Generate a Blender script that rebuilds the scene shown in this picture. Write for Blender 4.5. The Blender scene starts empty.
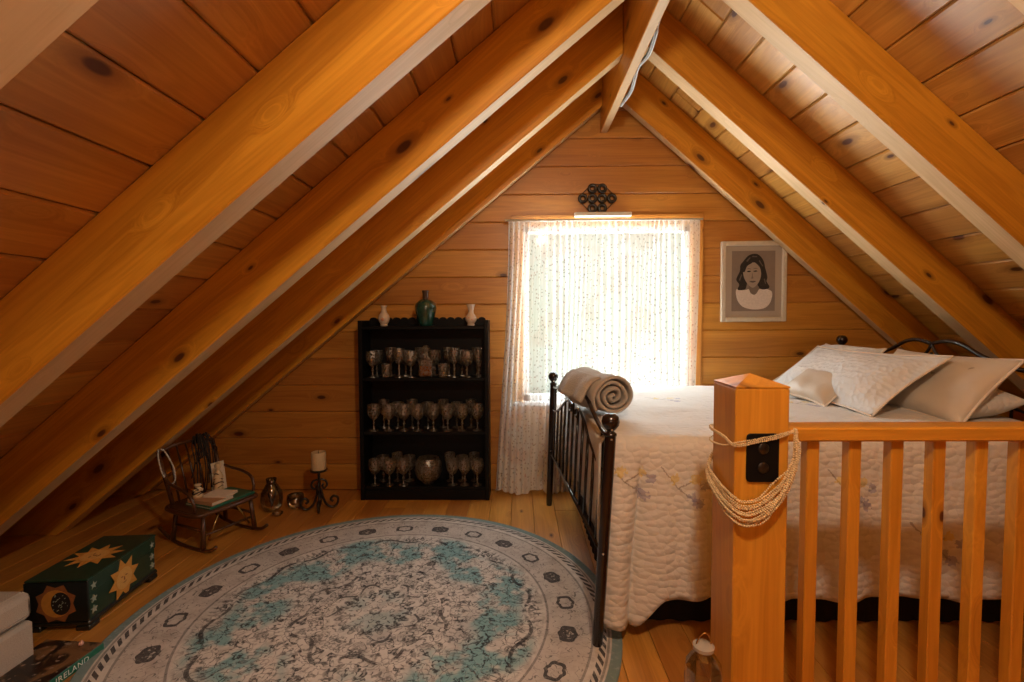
import bpy, bmesh, math, random
from math import pi, sin, cos, sqrt, atan2
from mathutils import Vector, Matrix
S = bpy.context.scene
COL = S.collection
RND = random.Random(7)

# ------------------------------------------------------------------ nodes
class NT:
    def __init__(s, name):
        s.m = bpy.data.materials.new(name); s.m.use_nodes = True
        s.t = s.m.node_tree; s.t.nodes.clear()
        s.out = s.t.nodes.new('ShaderNodeOutputMaterial')
    def n(s, kind, **kw):
        nd = s.t.nodes.new(kind)
        for k, v in kw.items():
            if k == 'inp':
                for a, b in v.items(): s.put(nd, a, b)
            else: setattr(nd, k, v)
        return nd
    def put(s, nd, a, b):
        if isinstance(b, bpy.types.NodeSocket): s.t.links.new(b, nd.inputs[a])
        else: nd.inputs[a].default_value = b
    def math(s, op, a, b=0.0, c=None):
        nd = s.n('ShaderNodeMath', operation=op); s.put(nd, 0, a); s.put(nd, 1, b)
        if c is not None: s.put(nd, 2, c)
        return nd.outputs[0]
    def mix(s, f, a, b, blend='MIX'):
        nd = s.n('ShaderNodeMix', data_type='RGBA', blend_type=blend)
        s.put(nd, 0, f); s.put(nd, 6, a); s.put(nd, 7, b); return nd.outputs[2]
    def step(s, x, lo, hi):
        nd = s.n('ShaderNodeMapRange'); nd.interpolation_type = 'SMOOTHSTEP'
        s.put(nd, 0, x); s.put(nd, 1, lo); s.put(nd, 2, hi); s.put(nd, 3, 0.0); s.put(nd, 4, 1.0)
        return nd.outputs[0]
    def vmul(s, v, xyz):
        nd = s.n('ShaderNodeVectorMath', operation='MULTIPLY'); s.put(nd, 0, v); s.put(nd, 1, xyz); return nd.outputs[0]
    def vadd(s, v, w):
        nd = s.n('ShaderNodeVectorMath', operation='ADD'); s.put(nd, 0, v); s.put(nd, 1, w); return nd.outputs[0]
    def noise(s, vec, scale, detail=2.0, rough=.5, dist=0.0, dim='3D'):
        nd = s.n('ShaderNodeTexNoise', noise_dimensions=dim)
        s.put(nd, 'Vector', vec); s.put(nd, 'Scale', scale); s.put(nd, 'Detail', detail); s.put(nd, 'Roughness', rough); s.put(nd, 'Distortion', dist)
        return nd
    def vor(s, vec, scale, feature='F1', rnd=1.0, dim='3D'):
        nd = s.n('ShaderNodeTexVoronoi', feature=feature, voronoi_dimensions=dim)
        s.put(nd, 'Vector', vec); s.put(nd, 'Scale', scale); s.put(nd, 'Randomness', rnd); return nd
    def wc(s):
        return s.n('ShaderNodeAttribute', attribute_name='wc').outputs['Vector']
    def bsdf(s, **kw):
        b = s.n('ShaderNodeBsdfPrincipled')
        for k, v in kw.items(): s.put(b, k.replace('_', ' '), v)
        return b
    def bump(s, h, strength=.3, dist=.01):
        nd = s.n('ShaderNodeBump'); s.put(nd, 'Height', h); s.put(nd, 'Strength', strength); s.put(nd, 'Distance', dist); return nd.outputs[0]
    def end(s, sh):
        s.t.links.new(sh if isinstance(sh, bpy.types.NodeSocket) else sh.outputs[0], s.out.inputs[0]); return s.m

def c4(r, g, b): return (r, g, b, 1.0)

def plain(name, col, rough=.5, metal=0.0, coat=0.0, var=0.0, bump=0.0, scale=40, sheen=0.0, spec=.5):
    t = NT(name); v = t.wc(); c = c4(*col)
    b = t.bsdf(Roughness=rough, Metallic=metal, Specular_IOR_Level=spec)
    if var:
        n = t.noise(v, scale, 3.0)
        c = t.mix(n.outputs[0], c4(*[x*(1-var) for x in col]), c4(*[min(1, x*(1+var)) for x in col]))
    t.put(b, 'Base Color', c)
    if coat: t.put(b, 'Coat Weight', coat); t.put(b, 'Coat Roughness', .12)
    if sheen: t.put(b, 'Sheen Weight', sheen)
    if bump: t.put(b, 'Normal', t.bump(t.noise(v, scale, 3.0).outputs[0], bump, .01))
    return t.end(b)

def wood(name, light, dark, knot=(.09, .022, .006), rough=.38, coat=.35, kdens=.35, islands=.14, spec=.5):
    t = NT(name); v = t.wc()
    isl = t.n('ShaderNodeNewGeometry').outputs['Random Per Island']
    off = t.n('ShaderNodeCombineXYZ'); t.put(off, 0, t.math('MULTIPLY', isl, 37.0)); t.put(off, 1, t.math('MULTIPLY', isl, 11.3)); t.put(off, 2, t.math('MULTIPLY', isl, 5.7))
    vv = t.vadd(v, off.outputs[0])
    # knots
    ks = t.n('ShaderNodeSeparateXYZ'); t.put(ks, 0, vv); kc = t.n('ShaderNodeCombineXYZ')
    t.put(kc, 0, t.math('MULTIPLY', ks.outputs[0], 1.9)); t.put(kc, 1, t.math('MULTIPLY', t.math('ADD', ks.outputs[1], ks.outputs[2]), 4.4))
    kv = t.vor(kc.outputs[0], 1.0, dim='2D')
    sep = t.n('ShaderNodeSeparateColor'); t.put(sep, 0, kv.outputs['Color'])
    pick = t.math('LESS_THAN', sep.outputs[0], kdens)
    size = t.math('MULTIPLY_ADD', t.math('POWER', sep.outputs[1], 1.6), .075, .030)
    rel = t.math('DIVIDE', kv.outputs['Distance'], size)
    core = t.math('MULTIPLY', t.math('SUBTRACT', 1.0, t.step(rel, .55, 1.0)), pick)
    ring = t.math('MULTIPLY', t.math('MULTIPLY', t.math('SUBTRACT', 1.0, t.step(rel, .9, 2.3)), pick), .55)
    # grain bends round the knots
    bend = t.math('MULTIPLY', t.math('SUBTRACT', 1.0, t.step(rel, .5, 3.5)), .05)
    gsep = t.n('ShaderNodeSeparateXYZ'); t.put(gsep, 0, vv)
    gc = t.n('ShaderNodeCombineXYZ'); t.put(gc, 0, gsep.outputs[0]); t.put(gc, 1, t.math('ADD', gsep.outputs[1], bend)); t.put(gc, 2, t.math('ADD', gsep.outputs[2], bend))
    g1 = t.noise(t.vmul(gc.outputs[0], (.55, 9, 9)), 1.0, 3.0, .55, .6).outputs[0]
    wv = t.n('ShaderNodeMath', operation='SINE'); t.put(wv, 0, t.math('MULTIPLY', g1, 60.0))
    g2 = t.noise(t.vmul(gc.outputs[0], (3, 130, 130)), 1.0, 2.0).outputs[0]
    f = t.math('ADD', t.math('MULTIPLY_ADD', g1, 1.6, -.42), t.math('ADD', t.math('MULTIPLY', wv.outputs[0], .10), t.math('MULTIPLY_ADD', g2, .50, -.25)))
    col = t.mix(f, c4(*light), c4(*dark))
    col = t.mix(ring, col, c4(*[(a*.45+b*.55) for a, b in zip(dark, knot)]))
    col = t.mix(core, col, c4(*knot))
    br = t.n('ShaderNodeHueSaturation'); t.put(br, 'Color', col); t.put(br, 'Value', t.math('MULTIPLY_ADD', isl, 2*islands, 1-islands))
    t.put(br, 'Hue', t.math('MULTIPLY_ADD', isl, .012, .494))
    b = t.bsdf(Base_Color=br.outputs[0], Roughness=rough, Specular_IOR_Level=spec)
    t.put(b, 'Coat Weight', coat*.7); t.put(b, 'Coat Roughness', .34)
    t.put(b, 'Normal', t.bump(g2, .12, .004))
    return t.end(b)

M = {}
M['rafter'] = wood('varnished_pine_beam', (.68, .285, .026), (.36, .110, .006), kdens=.62)
M['pale_pine'] = wood('pale_underside_pine', (.64, .42, .225), (.48, .29, .135), kdens=.3, coat=0, rough=.6)
M['board'] = wood('pine_board_ceiling', (.66, .33, .075), (.36, .145, .022), kdens=.40, islands=.16)
M['wallboard'] = wood('pine_board_wall', (.62, .275, .048), (.34, .115, .014), kdens=.5, islands=.13)
M['floor'] = wood('pine_floor', (.62, .28, .056), (.34, .120, .016), kdens=.18, rough=.33, coat=.4, islands=.18)
M['rail'] = wood('pine_railing', (.72, .32, .034), (.44, .150, .010), kdens=.25, islands=.08)
M['darkwood'] = wood('dark_stained_wood', (.10, .035, .012), (.035, .012, .005), kdens=0, rough=.3)
M['black'] = plain('black_lacquer', (.004, .004, .0045), .45, spec=.22)
M['iron'] = plain('black_iron', (.008, .006, .006), .3, metal=.0, coat=.5)
M['brownmetal'] = plain('dark_brown_enamel', (.013, .006, .005), .25, coat=.35)
M['chrome'] = plain('chrome', (.7, .7, .7), .2, metal=1)
M['white'] = plain('white_paint', (.75, .73, .66), .5, var=.1, scale=30)
M['cream'] = plain('cream_ceramic', (.72, .58, .46), .25, coat=.5)
M['blush'] = plain('blush_ceramic_motif', (.70, .34, .20), .3)
M['green'] = plain('green_glazed_ceramic', (.012, .06, .045), .15, coat=.8, var=.7, scale=30)
M['brown'] = plain('brown_neck_glaze', (.09, .045, .025), .35)
M['wax'] = plain('candle_wax', (.68, .50, .30), .45, var=.15, bump=.25, scale=60)
M['piping'] = plain('piping_cord', (.78, .66, .54), .7)
M['bead'] = plain('straw_beads', (.78, .54, .30), .4, var=.45, scale=120)
M['pearl'] = plain('pearl_beads', (.72, .68, .62), .3, coat=.5)
M['pink'] = plain('pink_bead', (.75, .42, .36), .3)
M['paper'] = plain('page_paper', (.70, .60, .46), .8, var=.08, scale=200)
M['teal'] = plain('green_book_cover', (.012, .14, .085), .4, coat=.3)
M['tanbook'] = plain('tan_book_cover', (.50, .27, .14), .6)
M['ottoman'] = plain('beige_linen', (.50, .42, .345), .9, var=.18, bump=.4, scale=260)
M['letters'] = plain('white_letters', (.8, .8, .76), .5)
M['valance'] = plain('black_bed_skirt', (.010, .008, .010), .95)
M['mattress'] = plain('white_mattress', (.7, .68, .64), .9)
M['blanket'] = plain('beige_fleece', (.44, .375, .31), .95, var=.2, bump=.6, scale=170, sheen=.3)
M['gray'] = plain('grey_cable', (.42, .42, .40), .5)
M['cablewhite'] = plain('white_cable', (.7, .72, .70), .5)
M['cablegreen'] = plain('green_cable', (.16, .26, .22), .5)
M['gold'] = plain('ochre_paint', (.60, .27, .045), .5, var=.25, scale=60)
M['palegold'] = plain('pale_ochre_paint', (.66, .36, .10), .5, var=.15, scale=80)
M['rust'] = plain('rust_paint', (.30, .11, .035), .5, var=.3, scale=60)
M['chestgreen'] = plain('chest_green_paint', (.008, .045, .027), .35, var=.35, scale=25, coat=.3)
M['chestdark'] = plain('chest_dark_paint', (.006, .010, .009), .35, coat=.3)
M['silver'] = plain('silver_star_paint', (.34, .38, .30), .5)
M['ink'] = plain('black_ink', (.012, .010, .010), .6)
M['greywall'] = plain('window_vinyl', (.72, .72, .70), .5)
M['frame'] = plain('ivory_frame', (.66, .58, .46), .45, var=.12, scale=50)
M['mat'] = plain('grey_mat_board', (.44, .37, .30), .85)
M['drawpaper'] = plain('drawing_paper', (.25, .20, .165), .85, var=.1, scale=30)
M['hair'] = plain('charcoal_hair', (.030, .024, .020), .9, var=.6, scale=90)
M['hairlight'] = plain('charcoal_hair_light', (.12, .095, .08), .9)
M['skin'] = plain('charcoal_skin', (.37, .30, .245), .9, var=.12, scale=40)
M['skinshade'] = plain('charcoal_skin_shade', (.20, .155, .125), .9)
M['blouse'] = plain('chalk_blouse', (.72, .64, .58), .9, var=.2, scale=70)
M['amber'] = plain('amber_spirit', (.34, .11, .018), .08, coat=1.0)
M['twig'] = plain('dark_twig', (.020, .010, .006), .7)
M['brass'] = plain('aged_brass', (.42, .27, .10), .3, metal=1)

def glass_mat(name, tint=(.95, .95, .95), gloss=.55, facet=0.0, scale=90, base=.02):
    t = NT(name)
    lw = t.n('ShaderNodeLayerWeight'); t.put(lw, 'Blend', .35)
    tr = t.n('ShaderNodeBsdfTransparent'); t.put(tr, 0, c4(*tint))
    gl = t.n('ShaderNodeBsdfGlossy'); t.put(gl, 0, c4(.95, .93, .9)); t.put(gl, 1, .08)
    if facet:
        v = t.vor(t.wc(), scale)
        nb = t.bump(v.outputs['Distance'], facet, .02); t.put(gl, 'Normal', nb); t.put(lw, 'Normal', nb)
    mx = t.n('ShaderNodeMixShader'); t.put(mx, 0, t.math('MULTIPLY_ADD', lw.outputs['Fresnel'], gloss, base))
    t.put(mx, 1, tr.outputs[0]); t.put(mx, 2, gl.outputs[0])
    return t.end(mx)
def crystal():
    t = NT('cut_crystal'); w = t.vmul(t.wc(), (1, 1, .8))
    v = t.vor(w, 70); ed = t.vor(w, 70, 'DISTANCE_TO_EDGE').outputs['Distance']
    nb = t.bump(v.outputs['Distance'], 1.0, .03)
    lw = t.n('ShaderNodeLayerWeight'); t.put(lw, 'Blend', .3); t.put(lw, 'Normal', nb)
    tr = t.n('ShaderNodeBsdfTransparent'); t.put(tr, 0, c4(.93, .92, .90))
    gl = t.n('ShaderNodeBsdfGlossy'); t.put(gl, 0, c4(1, .97, .92)); t.put(gl, 1, .04); t.put(gl, 'Normal', nb)
    fr = t.n('ShaderNodeBsdfGlossy'); t.put(fr, 0, c4(.9, .86, .8)); t.put(fr, 1, .38)
    m1 = t.n('ShaderNodeMixShader'); t.put(m1, 0, t.math('MULTIPLY_ADD', lw.outputs['Fresnel'], .8, .03)); t.put(m1, 1, tr.outputs[0]); t.put(m1, 2, gl.outputs[0])
    m2 = t.n('ShaderNodeMixShader'); t.put(m2, 0, t.math('MULTIPLY', t.math('LESS_THAN', ed, .09), .28)); t.put(m2, 1, m1.outputs[0]); t.put(m2, 2, fr.outputs[0])
    return t.end(m2)
M['crystal'] = crystal()
M['glass'] = glass_mat('clear_glass', (.74, .71, .62), .85, 0, 1, .07)
M['pane'] = glass_mat('window_glass', (.97, .98, .97), .3, 0, 1, .02)
M['smoke'] = glass_mat('brown_glass', (.72, .62, .50), .6, 0, 1, .03)

def quilt_mat(name, col, flowers=True, amp=.75):
    t = NT(name); v = t.wc()
    s = t.n('ShaderNodeSeparateXYZ'); t.put(s, 0, v)
    nz = t.noise(v, 9, 2).outputs[0]
    wv = t.vadd(t.vmul(v, (1, 1, 0)), t.vmul(t.noise(v, 16, 2).outputs[1], (.028, .020, 0)))
    vq = t.vor(t.vmul(wv, (29, 38, 0)), 1.0, 'F1', .75, '2D').outputs['Distance']
    h2 = t.math('ADD', t.math('SUBTRACT', 1.0, t.math('POWER', vq, 1.5)), t.math('MULTIPLY', t.noise(v, 70, 2).outputs[0], .35))
    c = t.mix(t.noise(v, 4, 2).outputs[0], c4(*[x*.93 for x in col]), c4(*[min(1, x*1.05) for x in col]))
    if flowers:
        # embroidered sprays of yellow and violet blossoms on thin dark stems
        nz = t.math('MULTIPLY_ADD', t.noise(v, 75, 2).outputs[0], .05, -.025)
        xy = t.n('ShaderNodeCombineXYZ'); t.put(xy, 0, s.outputs[0]); t.put(xy, 1, s.outputs[1])
        def dist(p):
            d = t.n('ShaderNodeVectorMath', operation='DISTANCE'); t.put(d, 0, xy.outputs[0]); t.put(d, 1, (p[0], p[1], 0)); return d.outputs['Value']
        for px_, sz_ in ((.60, 2.02), (.385, 1.99), (1.28, 2.03), (1.62, 2.25), (1.05, 1.45), (1.5, 1.1), (.8, .9)):
            for (ax_, ay_, bx_, by_) in ((-.02, -.05, .05, .04), (.05, .04, .13, .10), (.05, .04, .11, .01)):
                A = Vector((px_+ax_, sz_+ay_, 0)); Bv = Vector((px_+bx_, sz_+by_, 0)); dv = (Bv-A); L = dv.length; dv /= L; nv = Vector((-dv.y, dv.x, 0))
                al = t.n('ShaderNodeVectorMath', operation='DOT_PRODUCT'); t.put(al, 0, xy.outputs[0]); t.put(al, 1, dv)
                ac = t.n('ShaderNodeVectorMath', operation='DOT_PRODUCT'); t.put(ac, 0, xy.outputs[0]); t.put(ac, 1, nv)
                e1 = t.math('LESS_THAN', t.math('ABSOLUTE', t.math('SUBTRACT', al.outputs['Value'], (A.dot(dv)+L/2))), L/2)
                e2 = t.math('LESS_THAN', t.math('ABSOLUTE', t.math('ADD', t.math('SUBTRACT', ac.outputs['Value'], A.dot(nv)), t.math('MULTIPLY', nz, .4))), .0028)
                c = t.mix(t.math('MULTIPLY', t.math('MULTIPLY', e1, e2), .6), c, c4(.20, .15, .11))
            for dx_, dy_, r_, fc in ((.035, .0, .020, (.70, .50, .08)), (.13, .10, .022, (.24, .21, .34)), (.105, .075, .016, (.30, .27, .38)), (.12, .005, .020, (.70, .50, .08)), (.16, .03, .017, (.26, .23, .36))):
                m = t.math('LESS_THAN', t.math('ADD', dist((px_+dx_, sz_+dy_)), nz), r_)
                c = t.mix(t.math('MULTIPLY', m, .62), c, c4(*fc))
    b = t.bsdf(Base_Color=c, Roughness=.85); t.put(b, 'Sheen Weight', .2)
    t.put(b, 'Normal', t.bump(h2, amp, .008))
    return t.end(b)
M['quilt'] = quilt_mat('cream_quilting', (.70, .655, .60))
M['sham'] = quilt_mat('pale_quilted_sham', (.74, .725, .71), False, 1.0)

def satin():
    t = NT('embroidered_satin'); v = t.wc()
    c = t.mix(t.noise(v, 5, 2).outputs[0], c4(.56, .465, .37), c4(.68, .59, .48))
    n = t.noise(v, 7, 2, dim='2D').outputs[0]
    sp = t.vor(v, 30).outputs['Distance']
    m = t.math('MULTIPLY', t.math('GREATER_THAN', n, .66), t.math('LESS_THAN', sp, .42))
    c = t.mix(t.math('MULTIPLY', m, .6), c, c4(.24, .16, .09))
    b = t.bsdf(Base_Color=c, Roughness=.4); t.put(b, 'Sheen Weight', .3)
    t.put(b, 'Normal', t.bump(t.noise(v, 12, 2).outputs[0], .25, .02))
    return t.end(b)
M['satin'] = satin()

def curtain_mat():
    t = NT('sheer_floral_curtain'); v = t.wc()
    s = t.n('ShaderNodeSeparateXYZ'); t.put(s, 0, v)
    vo = t.vor(t.vmul(v, (1, .8, 1)), 44, dim='2D')
    sc = t.n('ShaderNodeSeparateColor'); t.put(sc, 0, vo.outputs['Color'])
    d = t.math('ADD', vo.outputs['Distance'], t.math('MULTIPLY_ADD', t.noise(v, 120, 2).outputs[0], .9, -.45))
    spot = t.math('MULTIPLY', t.math('LESS_THAN', d, .20), t.math('LESS_THAN', sc.outputs[0], .60))
    leafc = t.mix(sc.outputs[1], c4(.20, .24, .20), c4(.42, .24, .22))
    pn = t.step(t.noise(t.vadd(v, (2, 5, 0)), 3.2, 1, dim='2D').outputs[0], .54, .64)
    base = t.mix(t.math('MULTIPLY', pn, .45), c4(.90, .91, .91), c4(.84, .66, .61))
    base = t.mix(t.math('MULTIPLY', spot, .75), base, leafc)
    df = t.n('ShaderNodeBsdfDiffuse'); t.put(df, 0, base)
    tl = t.n('ShaderNodeBsdfTranslucent'); t.put(tl, 0, base)
    tr = t.n('ShaderNodeBsdfTransparent'); t.put(tr, 0, c4(1, 1, 1))
    m1 = t.n('ShaderNodeMixShader'); t.put(m1, 0, .028); t.put(m1, 1, df.outputs[0]); t.put(m1, 2, tl.outputs[0])
    m2 = t.n('ShaderNodeMixShader'); wv = t.noise(t.vmul(v, (55, 1.2, 1)), 1.0, 2).outputs[0]
    t.put(m2, 0, t.math('MULTIPLY', t.math('MULTIPLY_ADD', spot, -.18, .30), t.math('MULTIPLY_ADD', wv, 1.6, .2))); t.put(m2, 1, m1.outputs[0]); t.put(m2, 2, tr.outputs[0])
    return t.end(m2)
M['curtain'] = curtain_mat()

RUG_R = 1.10
def rug_mat():
    t = NT('distressed_round_rug'); v = t.wc()
    s = t.n('ShaderNodeSeparateXYZ'); t.put(s, 0, v)
    x, y = s.outputs[0], s.outputs[1]
    r = t.math('SQRT', t.math('ADD', t.math('MULTIPLY', x, x), t.math('MULTIPLY', y, y)))
    th = t.math('ARCTAN2', y, x)
    n1 = t.noise(v, 3.2, 4, .6).outputs[0]; n2 = t.noise(v, 14, 4, .65).outputs[0]; n3 = t.noise(v, 60, 3, .6).outputs[0]
    cream, taupe, grey, teal, ink = c4(.66, .625, .585), c4(.46, .425, .395), c4(.36, .37, .37), c4(.19, .39, .42), c4(.012, .012, .018)
    c = t.mix(t.step(n2, .42, .70), cream, taupe)
    c = t.mix(t.math('MULTIPLY', t.step(n1, .5, .7), .5), c, grey)
    inner = t.math('SUBTRACT', 1.0, t.step(r, .74, .78))
    # turquoise lobes between medallion and border
    lob = t.math('ADD', t.math('MULTIPLY', t.math('COSINE', t.math('MULTIPLY', th, 8.0)), .05), r)
    tb = t.math('MULTIPLY', t.step(lob, .40, .50), t.math('SUBTRACT', 1.0, t.step(lob, .66, .76)))
    tm = t.math('MULTIPLY', t.math('ADD', t.math('MULTIPLY', tb, .95), t.math('MULTIPLY', t.math('SUBTRACT', 1.0, t.step(r, .12, .2)), .4)), t.step(t.noise(v, 5.5, 3, .6).outputs[0], .42, .56))
    c = t.mix(t.math('MULTIPLY', tm, inner), c, teal)
    # dark scrollwork, mirrored in eight sectors
    fold = t.math('MULTIPLY', t.math('ABSOLUTE', t.math('SUBTRACT', t.math('FRACT', t.math('MULTIPLY_ADD', th, 8/(2*pi), .5)), .5)), 2*pi/8)
    wq = t.n('ShaderNodeCombineXYZ'); t.put(wq, 0, t.math('ADD', t.math('MULTIPLY', r, t.math('COSINE', fold)), 3.0)); t.put(wq, 1, t.math('ADD', t.math('MULTIPLY', r, t.math('SINE', fold)), 5.0))
    na = t.noise(wq.outputs[0], 15, 2, .5, .4, '2D').outputs[0]; nb_ = t.noise(t.vadd(wq.outputs[0], (7, 2, 0)), 27, 1.5, .5, .3, '2D').outputs[0]
    e1 = t.math('ABSOLUTE', t.math('SUBTRACT', na, .5)); e2 = t.math('ABSOLUTE', t.math('SUBTRACT', nb_, .5))
    wear = t.step(t.noise(v, 11, 4, .65).outputs[0], .36, .54); thread = t.step(t.noise(v, 90, 2).outputs[0], .36, .52)
    l1 = t.math('MULTIPLY', t.math('SUBTRACT', 1.0, t.step(e1, .018, .036)), t.math('MULTIPLY_ADD', wear, .6, .4))
    l2 = t.math('MULTIPLY', t.math('SUBTRACT', 1.0, t.step(e2, .020, .040)), t.math('MULTIPLY_ADD', wear, -.3, 1.0))
    blot = t.math('MULTIPLY', t.step(t.noise(wq.outputs[0], 20, 2, .5, 0, '2D').outputs[0], .62, .66), wear)
    vine = t.math('MULTIPLY', t.math('MAXIMUM', t.math('MAXIMUM', l1, t.math('MULTIPLY', l2, .8)), blot), t.math('MULTIPLY_ADD', thread, .6, .4))
    c = t.mix(t.math('MULTIPLY', t.math('MULTIPLY', vine, inner), .92), c, ink)
    # medallion outlines
    for k, (rad, amp, nn, wd) in enumerate([(.33, .035, 8, .010), (.20, .03, 8, .008), (.70, .02, 16, .009)]):
        rr = t.math('ADD', r, t.math('MULTIPLY', t.math('COSINE', t.math('MULTIPLY', th, float(nn))), amp))
        ln = t.math('LESS_THAN', t.math('ABSOLUTE', t.math('SUBTRACT', rr, rad)), wd)
        c = t.mix(t.math('MULTIPLY', t.math('MULTIPLY', ln, t.step(n2, .40, .55)), .8), c, ink)
    # border band
    band = t.math('MULTIPLY', t.step(r, .77, .785), t.math('SUBTRACT', 1.0, t.step(r, .975, .985)))
    c = t.mix(t.math('MULTIPLY', band, .35), c, c4(.42, .36, .33))
    sm = t.math('MULTIPLY', band, t.math('MULTIPLY', t.math('SUBTRACT', 1.0, t.step(e2, .012, .028)), t.step(n3, .40, .56)))
    c = t.mix(t.math('MULTIPLY', sm, .7), c, ink)
    N = 24
    fr = t.math('SUBTRACT', t.math('FRACT', t.math('MULTIPLY', t.math('ADD', th, 0.05), N/(2*pi))), .5)
    fx = t.math('MULTIPLY', fr, t.math('MULTIPLY', r, 2*pi/N)); fy = t.math('SUBTRACT', r, .875)
    fd = t.math('SQRT', t.math('ADD', t.math('MULTIPLY', fx, t.math('MULTIPLY', fx, .55)), t.math('MULTIPLY', fy, fy)))
    fa = t.math('ARCTAN2', fy, fx)
    fd2 = t.math('ADD', fd, t.math('MULTIPLY', t.math('COSINE', t.math('MULTIPLY', fa, 6.0)), .0025))
    alt = t.math('GREATER_THAN', t.math('FRACT', t.math('MULTIPLY', t.math('ADD', th, .05), N/(4*pi))), .5)
    ringm = t.math('LESS_THAN', t.math('ABSOLUTE', t.math('SUBTRACT', fd2, .034)), .007)
    fill = t.math('MULTIPLY', t.math('MULTIPLY', t.math('LESS_THAN', fd2, .040), t.step(n3, .33, .46)), alt)
    c = t.mix(t.math('MULTIPLY', t.math('MAXIMUM', ringm, fill), .88), c, ink)
    # guard stripe of dark dashes, pale line, blue-grey binding
    guard = t.math('MULTIPLY', t.math('LESS_THAN', t.math('ABSOLUTE', t.math('SUBTRACT', r, 1.022)), .014),
                   t.math('GREATER_THAN', t.math('SINE', t.math('MULTIPLY', t.math('ADD', th, t.math('MULTIPLY', r, 1.5)), 130.0)), -.15))
    c = t.mix(t.math('MULTIPLY', guard, .9), c, ink)
    for rad in (.785, .98, 1.045):
        ln = t.math('LESS_THAN', t.math('ABSOLUTE', t.math('SUBTRACT', r, rad)), .005)
        c = t.mix(t.math('MULTIPLY', ln, .5), c, ink)
    c = t.mix(t.step(r, 1.055, 1.06), c, c4(.19, .27, .27))
    c = t.mix(t.math('MULTIPLY', t.step(n3, .5, .75), .25), c, cream)
    b = t.bsdf(Base_Color=c, Roughness=.95); t.put(b, 'Normal', t.bump(n3, .5, .006))
    return t.end(b)
M['rug'] = rug_mat()

def cover_mat():
    t = NT('dark_photo_cover'); v = t.wc()
    n = t.noise(v, 7, 3, .6, 1.5).outputs[0]
    c = t.mix(t.step(n, .45, .6), c4(.02, .012, .010), c4(.20, .11, .05))
    c = t.mix(t.step(t.noise(v, 40, 3).outputs[0], .6, .66), c, c4(.30, .22, .16))
    b = t.bsdf(Base_Color=c, Roughness=.3); return t.end(b)
M['cover'] = cover_mat()

# ------------------------------------------------------------------ mesh helpers
def new_bm():
    bm = bmesh.new(); bm.verts.layers.float_vector.new('wc'); return bm

def finish(name, bm, mat, parent=None, smooth=False, wcf=None, mats=None):
    lay = bm.verts.layers.float_vector.get('wc')
    if wcf is not None:
        for v in bm.verts: v[lay] = Vector(wcf(v.co))
    bmesh.ops.recalc_face_normals(bm, faces=bm.faces[:])
    me = bpy.data.meshes.new(name); bm.to_mesh(me); bm.free()
    for m in (mats or [mat]): me.materials.append(m)
    if smooth:
        for p in me.polygons: p.use_smooth = True
        if smooth != 'all': me.set_sharp_from_angle(angle=math.radians(42))
    o = bpy.data.objects.new(name, me); COL.objects.link(o)
    if parent is not None: o.parent = parent
    return o

def tagit(o, label, cat, group=None):
    o['label'] = label; o['category'] = cat
    if group: o['group'] = group
    return o
def thing(name, label, cat, loc=(0, 0, 0), rz=0, group=None):
    o = bpy.data.objects.new(name, None); COL.objects.link(o); o.empty_display_size = .1
    o.location = loc; o.rotation_euler = (0, 0, rz)
    return tagit(o, label, cat, group)
def struct(o): o['kind'] = 'structure'; return o

AX = {'x': (0, 1, 2), 'y': (1, 2, 0), 'z': (2, 0, 1)}
def box(bm, lo, hi, bev=.003, grain='x', mtx=None, rnd=True):
    """chamfered box; wc = (along grain, across, across) + offset"""
    lay = bm.verts.layers.float_vector.get('wc')
    lo = list(lo); hi = list(hi); b = min(bev, *[(h-l)*.45 for l, h in zip(lo, hi)])
    off = Vector((RND.uniform(0, 9), RND.uniform(0, 9), RND.uniform(0, 9))) if rnd else Vector()
    V = {}
    p = AX[grain]
    for sx in (0, 1):
        for sy in (0, 1):
            for sz in (0, 1):
                for a in range(3):
                    c = [(lo, hi)[s][i] + (b, -b)[s] for i, s in enumerate((sx, sy, sz))]
                    c[a] = (lo, hi)[(sx, sy, sz)[a]][a]
                    co = Vector(c); v = bm.verts.new(mtx @ co if mtx else co)
                    v[lay] = Vector((c[p[0]], c[p[1]], c[p[2]])) + off
                    V[(sx, sy, sz, a)] = v
    F = lambda *k: bm.faces.new([V[q] for q in k])
    for s in (0, 1):
        F((s,0,0,0), (s,1,0,0), (s,1,1,0), (s,0,1,0)); F((0,s,0,1), (1,s,0,1), (1,s,1,1), (0,s,1,1)); F((0,0,s,2), (1,0,s,2), (1,1,s,2), (0,1,s,2))
        for q in (0, 1):
            F((0,s,q,1), (1,s,q,1), (1,s,q,2), (0,s,q,2)); F((s,0,q,0), (s,1,q,0), (s,1,q,2), (s,0,q,2)); F((s,q,0,0), (s,q,1,0), (s,q,1,1), (s,q,0,1))
            for w in (0, 1): F((s,q,w,0), (s,q,w,1), (s,q,w,2))

def prism(bm, poly, y0, y1, plane='xz', bev=0.0, mi=0):
    """polygon extruded along the third axis"""
    def P(a, b, t):
        return {'xz': (a, t, b), 'xy': (a, b, t), 'yz': (t, a, b)}[plane]
    lay = bm.verts.layers.float_vector.get('wc')
    A = [bm.verts.new(P(a, b, y0)) for a, b in poly]; B = [bm.verts.new(P(a, b, y1)) for a, b in poly]
    n = len(poly); fs = [bm.faces.new(A), bm.faces.new(B[::-1])]
    for i in range(n): fs.append(bm.faces.new([A[i], A[(i+1) % n], B[(i+1) % n], B[i]]))
    for f in fs: f.material_index = mi
    for v in A+B: v[lay] = v.co.copy()
    if bev:
        bmesh.ops.recalc_face_normals(bm, faces=fs)
        es = list({e for f in fs for e in f.edges})
        bmesh.ops.bevel(bm, geom=es, offset=bev, segments=1, affect='EDGES')

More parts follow.
